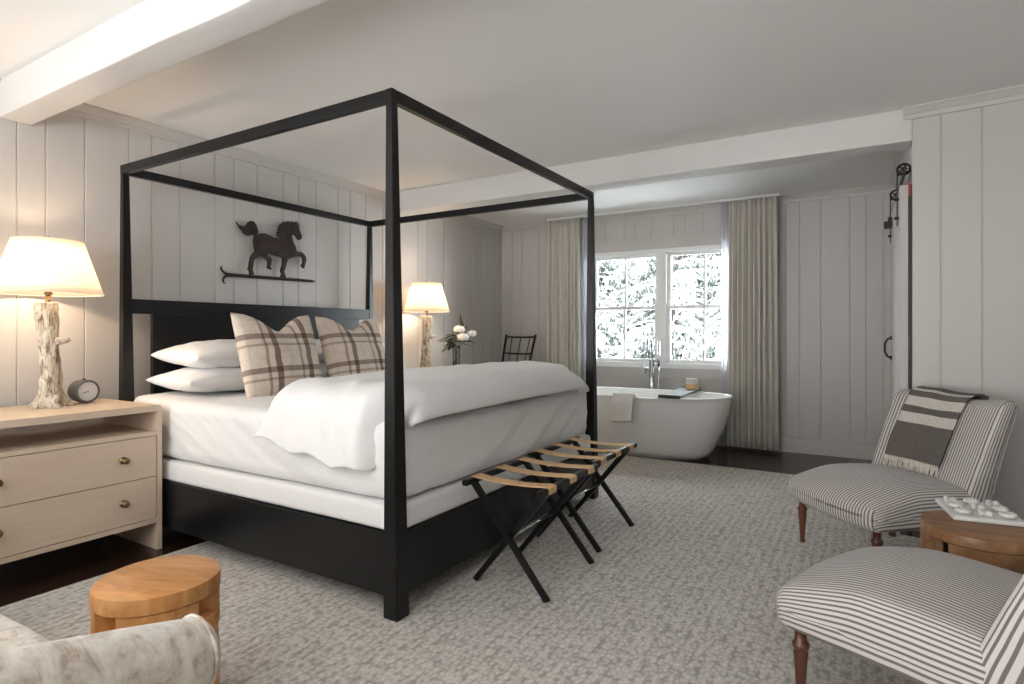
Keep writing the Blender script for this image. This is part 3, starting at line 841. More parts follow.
# vase of flowers
t = thing('flower_vase', 'slim clear glass vase of white flowers on the far nightstand', 'vase', (-3.70, 5.02, .799))
bm = bmesh.new(); lathe(bm, [(0, .002), (.036, .002), (.040, .02), (.036, .10), (.040, .23), (.044, .25), (.041, .25), (.037, .23), (.033, .10), (.036, .022), (0, .018)], 28, caps=False)
link('glass_vase', bm, 'vase', t, smooth=True)
heads = [(.02, .03, .43, .070), (.05, .05, .345, .075), (.07, .19, .385, .062), (-.03, -.06, .325, .05)]
bm = bmesh.new()
for hx, hy, hz, hr in heads:
    tube(bm, [(-hx * .3, -hy * .1, .03), (hx * .2, hy * .1, .24), (hx, hy, hz - .02)], .0035, 6)
for k in range(5):
    a = k * 1.3; tube(bm, [(.018 * math.cos(a), .018 * math.sin(a), .03), (.02 * math.cos(a + 2), .02 * math.sin(a + 2), .24)], .003, 6)
link('stems', bm, 'stem', t, smooth=True)
def flower(bm, c, r, seed):
    rng = random.Random(seed)
    for lay in range(5):
        R = r * (.30 + .17 * lay); n = 5 + lay * 2
        for k in range(n):
            a = 2 * PI * k / n + lay * .5 + rng.random() * .3; el = 1.25 - lay * .32 + rng.uniform(-.1, .1)
            d = Vector((math.cos(a) * math.cos(el), math.sin(a) * math.cos(el), math.sin(el)))
            side = Vector((-math.sin(a), math.cos(a), 0)); up = d.cross(side).normalized()
            cc = Vector(c) + d * R * .9
            P = []
            for i in range(4):
                for j in range(4):
                    u, v = i / 3 * 2 - 1, j / 3 * 2 - 1
                    q = cc + side * u * r * .36 * (1 - .25 * v * v) + up * v * r * .40 - d * (u * u + v * v) * r * .16 + d * .004 * rng.uniform(-1, 1)
                    P.append(bm.verts.new(q))
            for i in range(3):
                for j in range(3): bm.faces.new((P[i * 4 + j], P[(i + 1) * 4 + j], P[(i + 1) * 4 + j + 1], P[i * 4 + j + 1]))
    bmesh.ops.create_icosphere(bm, subdivisions=2, radius=r * .55, matrix=Matrix.Translation(c))
for i, (hx, hy, hz, hr) in enumerate(heads):
    bm = bmesh.new(); flower(bm, (hx, hy, hz), hr, i); link('blossom', bm, 'petal', t, smooth=True)
def leaf(bm, p, d, L, w, curl=.25):
    p = Vector(p); d = Vector(d).normalized(); s = d.cross(Vector((0, 0, 1))).normalized(); n = s.cross(d)
    prev = None
    for i in range(7):
        k = i / 6; c = p + d * L * k - Vector((0, 0, 1)) * curl * L * k * k
        ww = w * math.sin(PI * min(1, k * .93 + .07)) ** .8
        row = [bm.verts.new(c - s * ww), bm.verts.new(c - n * ww * .25), bm.verts.new(c + s * ww)]
        if prev:
            for a in range(2): bm.faces.new((prev[a], prev[a + 1], row[a + 1], row[a]))
        prev = row
bm = bmesh.new(); rng = random.Random(3)
for k in range(26):
    a = rng.uniform(-2.2, -.9) if k < 15 else rng.uniform(-3, 3)
    leaf(bm, (rng.uniform(-.02, .02), rng.uniform(-.05, .0), rng.uniform(.25, .36)), (math.cos(a) * .6, math.sin(a), rng.uniform(-.15, .5)), rng.uniform(.15, .25), .024, .35)
for k in range(7):
    leaf(bm, (0, .04 + .02 * k, .36 + .006 * k), (rng.uniform(-.3, .3), rng.uniform(-.2, .5), 1), rng.uniform(.09, .15), .016, .1)
for q in ((0, .10, .44), (.0, .09, .47)): leaf(bm, q, (0, .15 - q[2] * .6, .9), .12, .018, .0)
link('leaves', bm, 'leaf', t, smooth=True)

# black bamboo style chair in the corner
t = thing('side_chair', 'black lattice back chair in the far corner beside the left curtain', 'chair', (-3.65, 5.83, 0), math.radians(-8))
wv, bk = .19, .20    # half width, back y
def lean(z): return bk + max(0, z - .45) * .22 + .10 * max(0, z - .8) ** 1.3
for s in (-1, 1):
    bm = bmesh.new()
    pts = [(s * (wv - .01), bk + .06, 0), (s * wv, bk, .45)] + [(s * (wv + .035 * (z - .45) / .7), lean(z), z) for z in (.6, .75, .9, 1.0, 1.10, 1.165)]
    tube(bm, pts, .0155, 10); link('back_post', bm, 'black', t, smooth=True)
    bm = bmesh.new(); tube(bm, [(s * (wv + .02), -.21, 0), (s * (wv + .02), -.20, .44)], .016, 10); link('front_leg', bm, 'black', t, smooth=True)
bm = bmesh.new(); rbox(bm, (-.22, -.23, .43), (.22, .21, .465), .015, (4, 4, 2)); link('seat', bm, 'black', t, smooth=True)
for z in (.60, .775, .94, 1.14):
    hw = wv + .035 * (z - .45) / .7
    bm = bmesh.new(); tube(bm, [(-hw, lean(z), z), (-hw * .5, lean(z) + .012, z - .004), (0, lean(z) + .016, z - .006), (hw * .5, lean(z) + .012, z - .004), (hw, lean(z), z)], .011, 8); link('back_rung', bm, 'black', t, smooth=True)
for k in (-.62, -.0, .62):
    bm = bmesh.new(); tube(bm, [(k * wv, lean(.60) + .012, .60), (k * (wv + .01), lean(.78) + .012, .78), (k * (wv + .02), lean(.94) + .012, .94), (k * (wv + .035), lean(1.14) + .012, 1.14)], .006, 6); link('back_spindle', bm, 'black', t, smooth=True)
for s in (-1, 1):
    bm = bmesh.new(); tube(bm, [(s * (wv + .018), -.205, .2), (s * wv, bk + .03, .2)], .010, 8); link('stretcher', bm, 'black', t, smooth=True)

# ------------------------------------------------------------------ curtains
def curtain(x0, x1, yc, z0, z1, folds, amp, seed, name, mat, flare=.0, thick=.003):
    bm = bmesh.new(); rng = random.Random(seed)
    ph = [rng.uniform(-.35, .35) for _ in range(folds + 2)]; am = [rng.uniform(.75, 1.2) for _ in range(folds + 2)]
    N = folds * 12
    def f(u, v):
        k = u * folds; i = int(min(k, folds - 1e-6)); fr = k - i
        a = am[i] * (1 - fr) + am[i + 1] * fr; p = ph[i] * (1 - fr) + ph[i + 1] * fr
        s = math.sin(2 * PI * k + p * 2)
        s = math.copysign(abs(s) ** .7, s)
        tight = .62 + .38 * min(1, (1 - v) * 3)
        xw = x0 + (x1 - x0) * u
        xc = (x0 + x1) / 2
        x = xw + (xw - xc) * flare * (1 - v) + .014 * math.sin(4 * PI * k + p) * tight + .018 * nz(u * 5, (1 - v) * 1.6, seed) * (1 - v)
        y = yc + amp * a * s * tight + .012 * nz(u * 7, v * 2.5, seed + 3)
        return (x, y, z0 + (z1 - z0) * v)
    grid(bm, N, 26, f)
    o = link(name, bm, mat, smooth=True); solid(o, thick); return o
tR = thing('curtain', 'pleated greige linen curtain at the right side of the window', 'curtain', (-.92, 6.27, .03), 0, 'greige linen curtains')
o = curtain(-1.165, -.715, 6.275, .035, 2.538, 9, .036, 4, 'drape', 'linen', .06); o.parent = tR; o.matrix_parent_inverse = Matrix.Translation((.92, -6.27, -.03))
tL = thing('curtain', 'pleated greige linen curtain at the left side of the window', 'curtain', (-3.0, 6.27, .03), 0, 'greige linen curtains')
o = curtain(-3.255, -2.83, 6.275, .035, 2.538, 9, .036, 8, 'drape', 'linen', .04); o.parent = tL; o.matrix_parent_inverse = Matrix.Translation((3.0, -6.27, -.03))
tag(curtain(-1.265, -1.09, 6.345, .03, 2.53, 5, .012, 5, 'sheer_curtain', 'sheer', 0, .001), 'white sheer curtain hanging inside the right greige drape', 'sheer curtain', 'white sheers')
tag(curtain(-2.90, -2.745, 6.345, .03, 2.53, 5, .012, 6, 'sheer_curtain', 'sheer', 0, .001), 'white sheer curtain hanging inside the left greige drape', 'sheer curtain', 'white sheers')
t = thing('curtain_track', 'thin white ceiling track carrying the curtains above the window', 'curtain track', (-1.95, 6.28, 2.541))
bm = bmesh.new(); box(bm, -1.32, 1.25, -.012, .012, 0, .0235, .002)
link('track', bm, 'trim', t)
# ------------------------------------------------------------------ bathtub
def sell(a, b, e, th):
    c, s = math.cos(th), math.sin(th)
    return (a * math.copysign(abs(c) ** (2 / e), c), b * math.copysign(abs(s) ** (2 / e), s))
tub = thing('bathtub', 'white freestanding oval soaking tub in front of the window', 'bathtub', (-1.885, 5.685, 0))
bm = bmesh.new(); seg = 72
def lerpt(tab, t):
    for (a, *p), (b, *q) in zip(tab, tab[1:]):
        if t <= b:
            k = (t - a) / (b - a) if b > a else 0
            return [x + (y - x) * k for x, y in zip(p, q)]
    return list(tab[-1][1:])
outer = []
for i in range(15):
    k = i / 14; z = .022 + (.578 - .022) * k
    e = math.sin(k * PI / 2) ** 0.62
    outer.append((.63 + (.853 - .63) * (e * .55 + k * .45), .285 + (.430 - .285) * (e * .5 + k * .5), z))
prof = [(.590, .262, .003), (.600, .270, .016)] + outer + [(.862, .437, .585), (.860, .436, .592), (.848, .424, .594), (.836, .410, .585)]
for i in range(12):
    k = (i + 1) / 12; z = .585 - k * .44
    prof.append((.836 - .24 * k ** 2.2 - .03 * k, .410 - .13 * k ** 2.4 - .02 * k, z))
prof += [(.52, .22, .125), (.3, .12, .12), (.02, .01, .118)]
rings = []
for a, b, z in prof:
    ring = []
    for k in range(seg):
        x, y = sell(a, b, 2.25, 2 * PI * k / seg); ring.append(bm.verts.new((x, y, z + (.010 * (x / .86) ** 2 if z > .5 else 0))))
    rings.append(ring)
for a, b in zip(rings, rings[1:]):
    for k in range(seg): bm.faces.new((a[k], a[(k + 1) % seg], b[(k + 1) % seg], b[k]))
bm.faces.new(rings[0][::-1]); bm.faces.new(rings[-1])
link('tub_shell', bm, 'tub', tub, smooth=True)
bm = bmesh.new(); tube(bm, [(.02, .372, .46), (.02, .350, .46)], .030, 20); link('overflow_cap', bm, 'chrome', tub, smooth=False)
bm = bmesh.new(); tube(bm, [(0, 0, .116), (0, 0, .124)], .030, 20); link('drain', bm, 'chrome', tub)

# tub filler
fl = thing('tub_filler', 'tall chrome floor mounted tub filler with hand shower behind the bathtub', 'faucet', (-1.965, 6.245, 0))
bm = bmesh.new(); tube(bm, [(0, 0, 0), (0, 0, .012)], .045, 20); tube(bm, [(0, 0, .01), (0, 0, .55)], .020, 14); tube(bm, [(0, 0, .55), (0, 0, .90)], .031, 16); link('riser', bm, 'chrome', fl, smooth=False)
bm = bmesh.new(); tube(bm, [(0, 0, .90), (0, 0, 1.05)] + [(0, -.085 + .085 * math.cos(a), 1.05 + .085 * math.sin(a)) for a in [PI * k / 8 for k in range(1, 9)]] + [(0, -.17, .985)], .0155, 12); link('spout', bm, 'chrome', fl, smooth=True)
bm = bmesh.new(); tube(bm, [(0, 0, .80), (-.085, 0, .80)], .012, 10); tube(bm, [(-.075, 0, .75), (-.075, 0, .84)], .008, 10); link('handle', bm, 'chrome', fl, smooth=True)
bm = bmesh.new(); tube(bm, [(0, 0, .86), (.075, -.01, .86)], .011, 10); link('shower_cradle', bm, 'chrome', fl, smooth=True)
bm = bmesh.new(); tube(bm, [(.078, -.015, .83), (.078, -.015, 1.10)], .014, 12); link('hand_shower', bm, 'chrome', fl, smooth=True)
bm = bmesh.new(); tube(bm, [(.078, -.015, .83), (.082, -.02, .72), (.078, -.025, .60), (.06, -.02, .50), (.03, -.01, .47), (.015, 0, .50)], .007, 8); link('hose', bm, 'chrome', fl, smooth=True)

# bath tray with candle
t = thing('bath_tray', 'black wooden bath tray laid across the tub', 'tray', (-1.50, 5.665, .6045), math.radians(1.5))
bm = bmesh.new(); box(bm, -.098, .098, -.448, .448, .006, .022, .003); link('tray_board', bm, 'black_tray', t)
for s in (-1, 1):
    bm = bmesh.new(); box(bm, -.098, .098, s * .435 - .012, s * .435 + .012, .0, .030, .003); link('end_batten', bm, 'black_tray', t)
t = thing('candle', 'white candle with a gold band standing on the black bath tray', 'candle', (-1.475, 5.985, .6275))
bm = bmesh.new(); lathe(bm, [(0, 0), (.052, 0), (.055, .006), (.055, .10), (.052, .105), (.050, .10), (.050, .08), (0, .08)], 30, caps=False); link('candle_cup', bm, 'wax', t, smooth=False)
bm = bmesh.new(); lathe(bm, [(.0556, .004), (.0566, .006), (.0566, .050), (.0556, .052)], 30, caps=False); link('gold_band', bm, 'gold', t)

# towel over the tub's near rim
bm = bmesh.new()
def tw(u, v):
    x = -2.035 + .215 * u + .006 * math.sin(v * 4)
    L = [(-.06, -.16), (-.055, -.06), (-.035, .010), (.0, .018), (.030, .008), (.052, -.05), (.062, -.13), (.068, -.23)]
    k = v * (len(L) - 1); i = int(min(k, len(L) - 1.001)); fr = k - i
    yy = L[i][0] * (1 - fr) + L[i + 1][0] * fr; zz = L[i][1] * (1 - fr) + L[i + 1][1] * fr
    cr = .016 * (1 if True else 0) * ((u - .55) ** 2)
    b = 5.685 - .4365 * math.sqrt(max(0, 1 - ((x + 1.885) / .87) ** 2))
    return (x + .006 * nz(u * 3, v * 3, 4), b + .028 - yy - .004 * nz(u * 5, v * 4, 1) - cr, .600 + zz - .02 * (1 - u) * (v > .6) * (v - .6) * 2)
grid(bm, 14, 28, tw)
o = link('hand_towel', bm, 'towel', smooth=True); solid(o, .012, 1); subsurf(o, 1)
tag(o, 'folded white towel hanging over the near rim of the bathtub', 'towel')

# ------------------------------------------------------------------ luggage racks
def rack(loc, label, rz=0):
    t = thing('luggage_rack', label, 'luggage rack', loc, rz, 'folding luggage racks at the foot of the bed')
    W, D, Ht = .202, .292, .500; DR = .316      # half spread in x, half depth in y
    s = .031
    for yy in (-D + .045, D - .045):
        sg = 1 if yy > 0 else -1
        bm = bmesh.new(); bar(bm, (-W + .01, yy + sg * .0, Ht - .016), (W + .0, yy, .0), s, .021, up=(0, 1, 0), bev=.002)
        for v in bm.verts: v.co.z = max(v.co.z, 0)
        link('leg', bm, 'black', t)
        y2 = yy - sg * .034 * 1.0
        bm = bmesh.new(); bar(bm, (W - .01, y2, Ht - .016), (-W, y2, .0), s, .021, up=(0, 1, 0), bev=.002)
        for v in bm.verts: v.co.z = max(v.co.z, 0)
        link('leg', bm, 'black', t)
        bm = bmesh.new(); tube(bm, [(0, yy + sg * .014, Ht / 2 - .008), (0, y2 - sg * .014, Ht / 2 - .008)], .006, 8); link('pivot_bolt', bm, 'blackmetal', t)
    for sx in (-1, 1):
        bm = bmesh.new(); bar(bm, (sx * (W - .008), -DR, Ht - .014), (sx * (W - .008), DR, Ht - .014), .030, .028, bev=.004); link('top_rail', bm, 'black', t)
    bm = bmesh.new(); tube(bm, [(0, -D + .09, Ht / 2 - .008), (0, D - .09, Ht / 2 - .008)], .006, 10); link('pivot_rod', bm, 'chrome', t, smooth=True)
    for yy in (-.215, 0, .215):
        bm = bmesh.new()
        def f(u, v, yy=yy):
            x = -W - .009 + (2 * W + .018) * u
            e = abs(2 * u - 1)
            z = Ht + .003 - .013 * (1 - e * e)
            if e > .93: z = Ht + .003 - (e - .93) / .07 * .030; x = math.copysign(W + .0085, x)
            return (x, yy - .034 + .068 * v, z)
        grid(bm, 36, 2, f); o = link('strap', bm, 'strap', t); solid(o, .0045, 1)
    return t
rack((-1.384, 2.520, RZ), 'black folding luggage rack with tan straps, nearer the camera')
rack((-1.408, 3.185, RZ), 'black folding luggage rack with tan straps, nearer the bathtub', math.radians(-1))

# ------------------------------------------------------------------ striped slipper chairs
def slipper(loc, rz, label):
    t = thing('slipper_chair', label, 'chair', loc, rz, 'striped armless slipper chairs')
    hw = .325
    def sf(p):
        q = Vector(p)
        u = q.y / hw
        fx = (q.x + .32) / .64
        kz = max(0, min(1, (q.z - .225) / .19)); kz = kz * kz * (3 - 2 * kz)
        q.z += kz * (.022 * (1 - u * u) * (1 - abs(2 * min(1, max(0, fx)) - 1) ** 2.5) + .018 * math.sin(PI * min(1, max(0, fx))) - .045 * max(0, fx - .62) / .38)
        if q.x > .1: q.x += .030 * (1 - u * u)          # bowed front
        q.z += .010 * fx if q.z < .3 else 0
        q.y *= 1 - .035 * (1 - fx)
        return q
    bm = bmesh.new(); rbox(bm, (-.32, -hw, .225), (.32, hw, .408), .055, (18, 20, 5), sf,
         lambda p, a: (p.y if a == 0 or abs(p.y) < hw - .055 else math.copysign(abs(p.y) + max(0, .415 - p.z), p.y), p.x)); link('seat', bm, 'ticking', t, smooth=True)
    # back: leaning, gently wrapped, with rounded crest
    def bf(p):
        q = Vector(p); s = (q.z - .24) / .62; u = q.y / hw
        rear = max(0, min(1, (-.165 - q.x) / .11))
        q.x += -.03 - .22 * s - .04 * s * s + .055 * u * u - .07 * rear * max(0, min(1, 1 - s)) ** 1.2
        q.y *= .97 + .03 * s + .02 * s * s
        q.z += -.02 * s - .018 * (1 - abs(u)) * max(0, s) ** 3 + .012 * u * u * max(0, s) ** 2
        return q
    bm = bmesh.new(); rbox(bm, (-.275, -hw, .24), (-.165, hw, .86), .045, (3, 22, 20), bf,
         lambda p, a: (p.y if a != 1 else math.copysign(abs(p.y) + max(0, -.165 - p.x), p.y), p.z)); link('backrest', bm, 'ticking', t, smooth=True)
    # welt along both side edges of the back
    for sg in (-1, 1):
        bm = bmesh.new(); P = []
        for k in range(16):
            z = .27 + .55 * k / 15; q = bf((-.262, sg * hw * 1.0, z)); P.append(q)
        tube(bm, P, .004, 6); link('welt', bm, 'clay', t, smooth=True)
    for (x, y, kind) in ((.255, -.265, 1), (.255, .265, 1), (-.27, -.25, 0), (-.27, .25, 0)):
        bm = bmesh.new()
        if kind:
            prof = [(0, 0), (.012, 0), (.0145, .004), (.0145, .012), (.0115, .018), (.0125, .03), (.021, .150), (.023, .165), (.019, .172), (.024, .178), (.0265, .188), (.024, .197), (.018, .201), (.018, .235), (0, .235)]
            lathe(bm, prof, 20, (x, y, 0)); link('leg', bm, 'walnut', t, smooth=True)
        else:
            taper(bm, (x - .05, y, 0), (.028, .028), (x, y, .24), (.042, .042), .003); link('leg', bm, 'walnut', t)
    return t, bf
A1 = math.atan2(-.661, -.750)
ch1, bf = slipper((.076, 3.645, RZ), A1, 'striped slipper chair with a grey throw over its back')
A2 = math.atan2(.40, -.917)
ch2, _ = slipper((.171, 2.214, RZ), A2, 'striped slipper chair in the right foreground, nothing on it')

# throw over the first chair's back (its own object, same footing as the chair)
th = thing('throw_blanket', 'grey wool throw with cream stripes and fringe over the chair back', 'blanket', (.076, 3.645, RZ), A1)
def tp(y, s):
    """s from 0 (hem at the front) to 1 (tail behind the back)"""
    tab = [(0, -.154, .49), (.35, -.154, .68), (.62, -.158, .80), (.70, -.170, .85), (.76, -.194, .872), (.82, -.232, .876), (.87, -.270, .862), (1.0, -.286, .72)]
    x, z = lerpt(tab, s)
    return bf((x, y, z))
Y0, Y1 = -.225, .105
def tf(u, v):
    y = Y0 + (Y1 - Y0) * u - .13 * (1 - v) ** 1.0 * 0
    y += .008 * nz(u * 3, v * 3, 2)
    q = tp(y, v); off = .005 + .008 * max(0, nz(u * 4, v * 3, 7)) + (.006 * math.sin(u * 3 * PI) if v < .6 else 0)
    sd = 1 if v < .78 else -1
    return (q.x + (off + .004) * (1 if v < .74 else (-1 if v > .86 else 0)), q.y, q.z + (off + .003 if .66 < v < .92 else 0))
bm = bmesh.new(); grid(bm, 22, 60, tf, uv=True)
o = link('blanket', bm, 'throw', th, smooth=True); solid(o, .007, 1)
bm = bmesh.new(); rng = random.Random(2)
for k in range(46):
    u = (k + .5) / 46; p = Vector(tf(u, 0)); P = [p + Vector((.004, 0, .006))]
    dx, dy = rng.uniform(-.006, .012), rng.uniform(-.014, .014)
    for j in range(1, 5): P.append(p + Vector((.006 + dx * j / 4, dy * (j / 4) ** 1.5, -.055 * j / 4 * rng.uniform(.9, 1.08))))
    tube(bm, P, [.0028, .0034, .003, .0034, .002], 5)
link('fringe', bm, 'fringe', th, smooth=True)

# ------------------------------------------------------------------ teak stump tables
def stump(loc, rz, r, h, mat, label):
    t = thing('stump_table', label, 'side table', loc, rz, 'interlocking wood stump tables')
    def edge(a): return 1 + .012 * math.sin(3 * a + 1) + .010 * nz(math.cos(a) * 2, math.sin(a) * 2, 3)
    def disc(z0, z1, sc=1.0, name='slab', notch=True):
        bm = bmesh.new()
        lathe(bm, [(0.0001, z0), (r * sc * .97, z0), (r * sc, z0 + .006), (r * sc * 1.0, z1 - .005), (r * sc * .992, z1 - .0015), (r * sc * .975, z1), (.0001, z1)], 56, fn=lambda a, s: edge(a), caps=False)
        o = link(name, bm, mat, t, smooth=False); autosmooth(o, 38); return o
    def blocks(z0, z1, n, off, width, sc=1.0):
        for k in range(n):
            wd = width[k % 2] if isinstance(width, tuple) else width
            a0 = off + 2 * PI * k / n - wd / 2; a1 = a0 + wd
            bm = bmesh.new(); pts = []
            N = 12
            for i in range(N + 1):
                a = a0 + (a1 - a0) * i / N; e = edge(a) * r * sc; pts.append((e * math.cos(a), e * math.sin(a)))
            am = (a0 + a1) / 2; inn = r * .42; hwid = r * math.sin(wd / 2) * .95
            ca, sa = math.cos(am), math.sin(am)
            pts += [(inn * ca - hwid * sa, inn * sa + hwid * ca), (inn * ca + hwid * sa, inn * sa - hwid * ca)]
            prism(bm, pts, 'z', z0, z1); o = link('block', bm, mat, t); autosmooth(o, 30)
    def core(z0, z1):
        bm = bmesh.new(); lathe(bm, [(.0001, z0), (r * .22, z0), (r * .22, z1), (.0001, z1)], 24, caps=False); link('core', bm, mat, t)
    return t, disc, blocks, core
# left: honey teak
t, disc, blocks, core = stump((-1.828, .968, RZ - .0), .3, .168, .45, 'teak', 'honey coloured round stump table beside the cream sofa arm')
V0 = math.radians(-28) - .3; WW = (1.30, .85)
disc(.395, .447); blocks(.335, .396, 4, V0, WW, .985); core(.33, .40)
disc(.283, .336, .99, 'ring'); blocks(.222, .284, 4, V0 + .5, WW, .985); core(.22, .29); disc(.165, .223, .99, 'ring'); blocks(.105, .166, 4, V0, WW, .985); core(.10, .17); disc(.0, .106, .99, 'foot_slab')
# right: browner, with window-like notches in two staggered rows
t, disc, blocks, core = stump((.392, 2.835, RZ), .0, .195, .45, 'teak2', 'brown round stump table between the two striped chairs, holding the game')
disc(.402, .447); blocks(.330, .403, 3, math.radians(-88), math.radians(78)); core(.325, .404)
disc(.285, .331, 1.0, 'ring'); blocks(.225, .286, 3, math.radians(-26), math.radians(66)); core(.22, .29); disc(.0, .226, 1.0, 'foot_slab')

# marble noughts and crosses board
g = thing('game_board', 'square white marble noughts and crosses board on the brown stump table', 'board game', (.402, 3.00, RZ + .4475), math.radians(8))
bm = bmesh.new(); rbox(bm, (-.115, -.135, 0), (.115, .135, .018), .006, (4, 4, 2)); link('board', bm, 'marble', g, smooth=True)
bm = bmesh.new()
for k in (-1, 1):
    box(bm, k * .036 - .002, k * .036 + .002, -.115, .115, .0175, .020); box(bm, -.1, .1, k * .042 - .002, k * .042 + .002, .0175, .020)
link('grid_lines', bm, 'marble', g)
gi = 0
NAMES = ['back left', 'back middle', 'back right', 'middle left', 'centre', 'middle right', 'front left', 'front middle', 'front right']
R8 = Matrix.Rotation(math.radians(8), 3, 'Z')
places = [('at the far left corner of the board', 'x'), ('in the middle of the board\'s far edge', 'o'), ('at the far right corner of the board', 'x'), ('in the middle of the board\'s left edge', 'o'), ('at the centre of the marble board', 'x'), ('in the middle of the board\'s right edge', 'o'), ('at the near left corner of the board', 'o'), ('in the middle of the board\'s near edge', 'x'), ('at the near right corner of the board', 'o')]
for r_ in range(3):
    for c_ in range(3):
        pl_, kd = places[gi]; gi += 1
        p = R8 @ Vector(((c_ - 1) * .072, (1 - r_) * .083, 0)) + Vector((.402, 3.00, RZ + .4475 + .0205))
        bm = bmesh.new()
        if kd == 'x':
            for a in (PI / 4, -PI / 4): bar(bm, (-.027 * math.cos(a), -.027 * math.sin(a), .009), (.027 * math.cos(a), .027 * math.sin(a), .009), .014, .018, bev=.003)
            o = link('cross_piece', bm, 'marble', loc=p)
            tag(o, 'white stone cross game piece %s' % pl_, 'game piece', 'noughts and crosses pieces')
        else:
            tube(bm, [(.020 * math.cos(2 * PI * k / 20), .020 * math.sin(2 * PI * k / 20), .009) for k in range(21)], .0088, 10, False)
            o = link('nought_piece', bm, 'marble', loc=p, smooth=True)
            tag(o, 'white stone ring game piece %s' % pl_, 'game piece', 'noughts and crosses pieces')

# ------------------------------------------------------------------ sofa in the near left corner
so = thing('sofa', 'mottled cream velvet sofa with a rolled arm in the near left corner', 'sofa', (-2.15, .25, RZ))
def sl(bm):
    for v in bm.verts: v.co -= Vector((-2.15, .25, RZ))
    return bm
# rolled arm sloping down toward the front
def arm(xa, inner):
    bm = bmesh.new(); seg = 28
    path = [(y, .622 - (y - .30) * .25) for y in [-.35, -.2, -.05, .1, .25, .4, .5, .6, .68, .73]]
    P = [(xa, y, z - .02) for y, z in path]
    rings = []
    for i, (x, y, z) in enumerate(P):
        rr = .078
        ring = []
        for k in range(seg):
            a = 2 * PI * k / seg
            wr = 1 + .035 * nz(y * 9, math.cos(a), math.sin(a)) - .05 * math.exp(-((y - .47) / .018) ** 2) * max(0, math.sin(a))
            ring.append(bm.verts.new((x + rr * wr * math.cos(a) * 1.02, y, z + rr * wr * math.sin(a))))
        rings.append(ring)
    yy, zz = P[-1][1], P[-1][2]
    for f_, dy in ((.93, .022), (.78, .038), (.5, .05), (.02, .056)):
        rings.append([bm.verts.new((xa + .078 * f_ * math.cos(2 * PI * k / seg), yy + dy, zz + .078 * f_ * math.sin(2 * PI * k / seg))) for k in range(seg)])
    for a, b in zip(rings, rings[1:]):
        for k in range(seg): bm.faces.new((a[k], a[(k + 1) % seg], b[(k + 1) % seg], b[k]))
    bm.faces.new(rings[0][::-1]); bm.faces.new(rings[-1])
    o = link('arm_roll', sl(bm), 'velvet', so, smooth=True)
    bm = bmesh.new()
    tube(bm, [(xa + .076 * math.cos(2 * PI * k / 36), yy + .020, zz + .076 * math.sin(2 * PI * k / 36)) for k in range(37)], .0045, 6, False)
    link('arm_piping', sl(bm), 'velvet', so, smooth=True)
    bm = bmesh.new()
    sgn = inner
    def af(p):
        q = Vector(p)
        top = .577 - (q.y - .3) * .25
        if q.z > .30: q.z = .30 + (q.z - .30) * (top - .30) / .26
        return q
    x0, x1 = (xa - .075, xa + .030) if sgn < 0 else (xa - .030, xa + .075)
    rbox(bm, (x0, -.35, .10), (x1, .73, .56), .03, (3, 10, 6), af); link('arm_panel', sl(bm), 'velvet', so, smooth=True)
arm(-1.262, -1); arm(-3.05, 1)
bm = bmesh.new(); rbox(bm, (-2.97, -.33, .10), (-1.35, .655, .30), .03, (12, 8, 3)); link('seat_base', sl(bm), 'velvet', so, smooth=True)
def cf(p):
    q = Vector(p)
    if q.z > .38: q.z += .012 * nz(q.x * 3, q.y * 3, 1)
    return q
bm = bmesh.new(); rbox(bm, (-2.965, -.12, .302), (-1.352, .675, .432), .045, (16, 10, 3), cf); link('seat_cushion', sl(bm), 'velvet', so, smooth=True)
bm = bmesh.new(); rbox(bm, (-3.10, -.50, .10), (-1.22, -.345, .80), .05, (14, 3, 8)); link('backrest', sl(bm), 'velvet', so, smooth=True)
for x in (-3.02, -1.30):
    for y in (-.42, .62):
        bm = bmesh.new(); taper(bm, (x, y, RZ), (.03, .03), (x, y, .105), (.045, .045), .003); link('foot', sl(bm), 'walnut', so)

# ------------------------------------------------------------------ outdoors
bm = bmesh.new()
def gf(u, v):
    x = -22 + 34 * u; y = YW + .3 + 26 * v
    return (x, y, -1.1 + v * 3.0 + .25 * nz(x * .35, y * .35, 0))
grid(bm, 50, 40, gf); struct(link('snowy_ground', bm, 'snow', smooth=True))

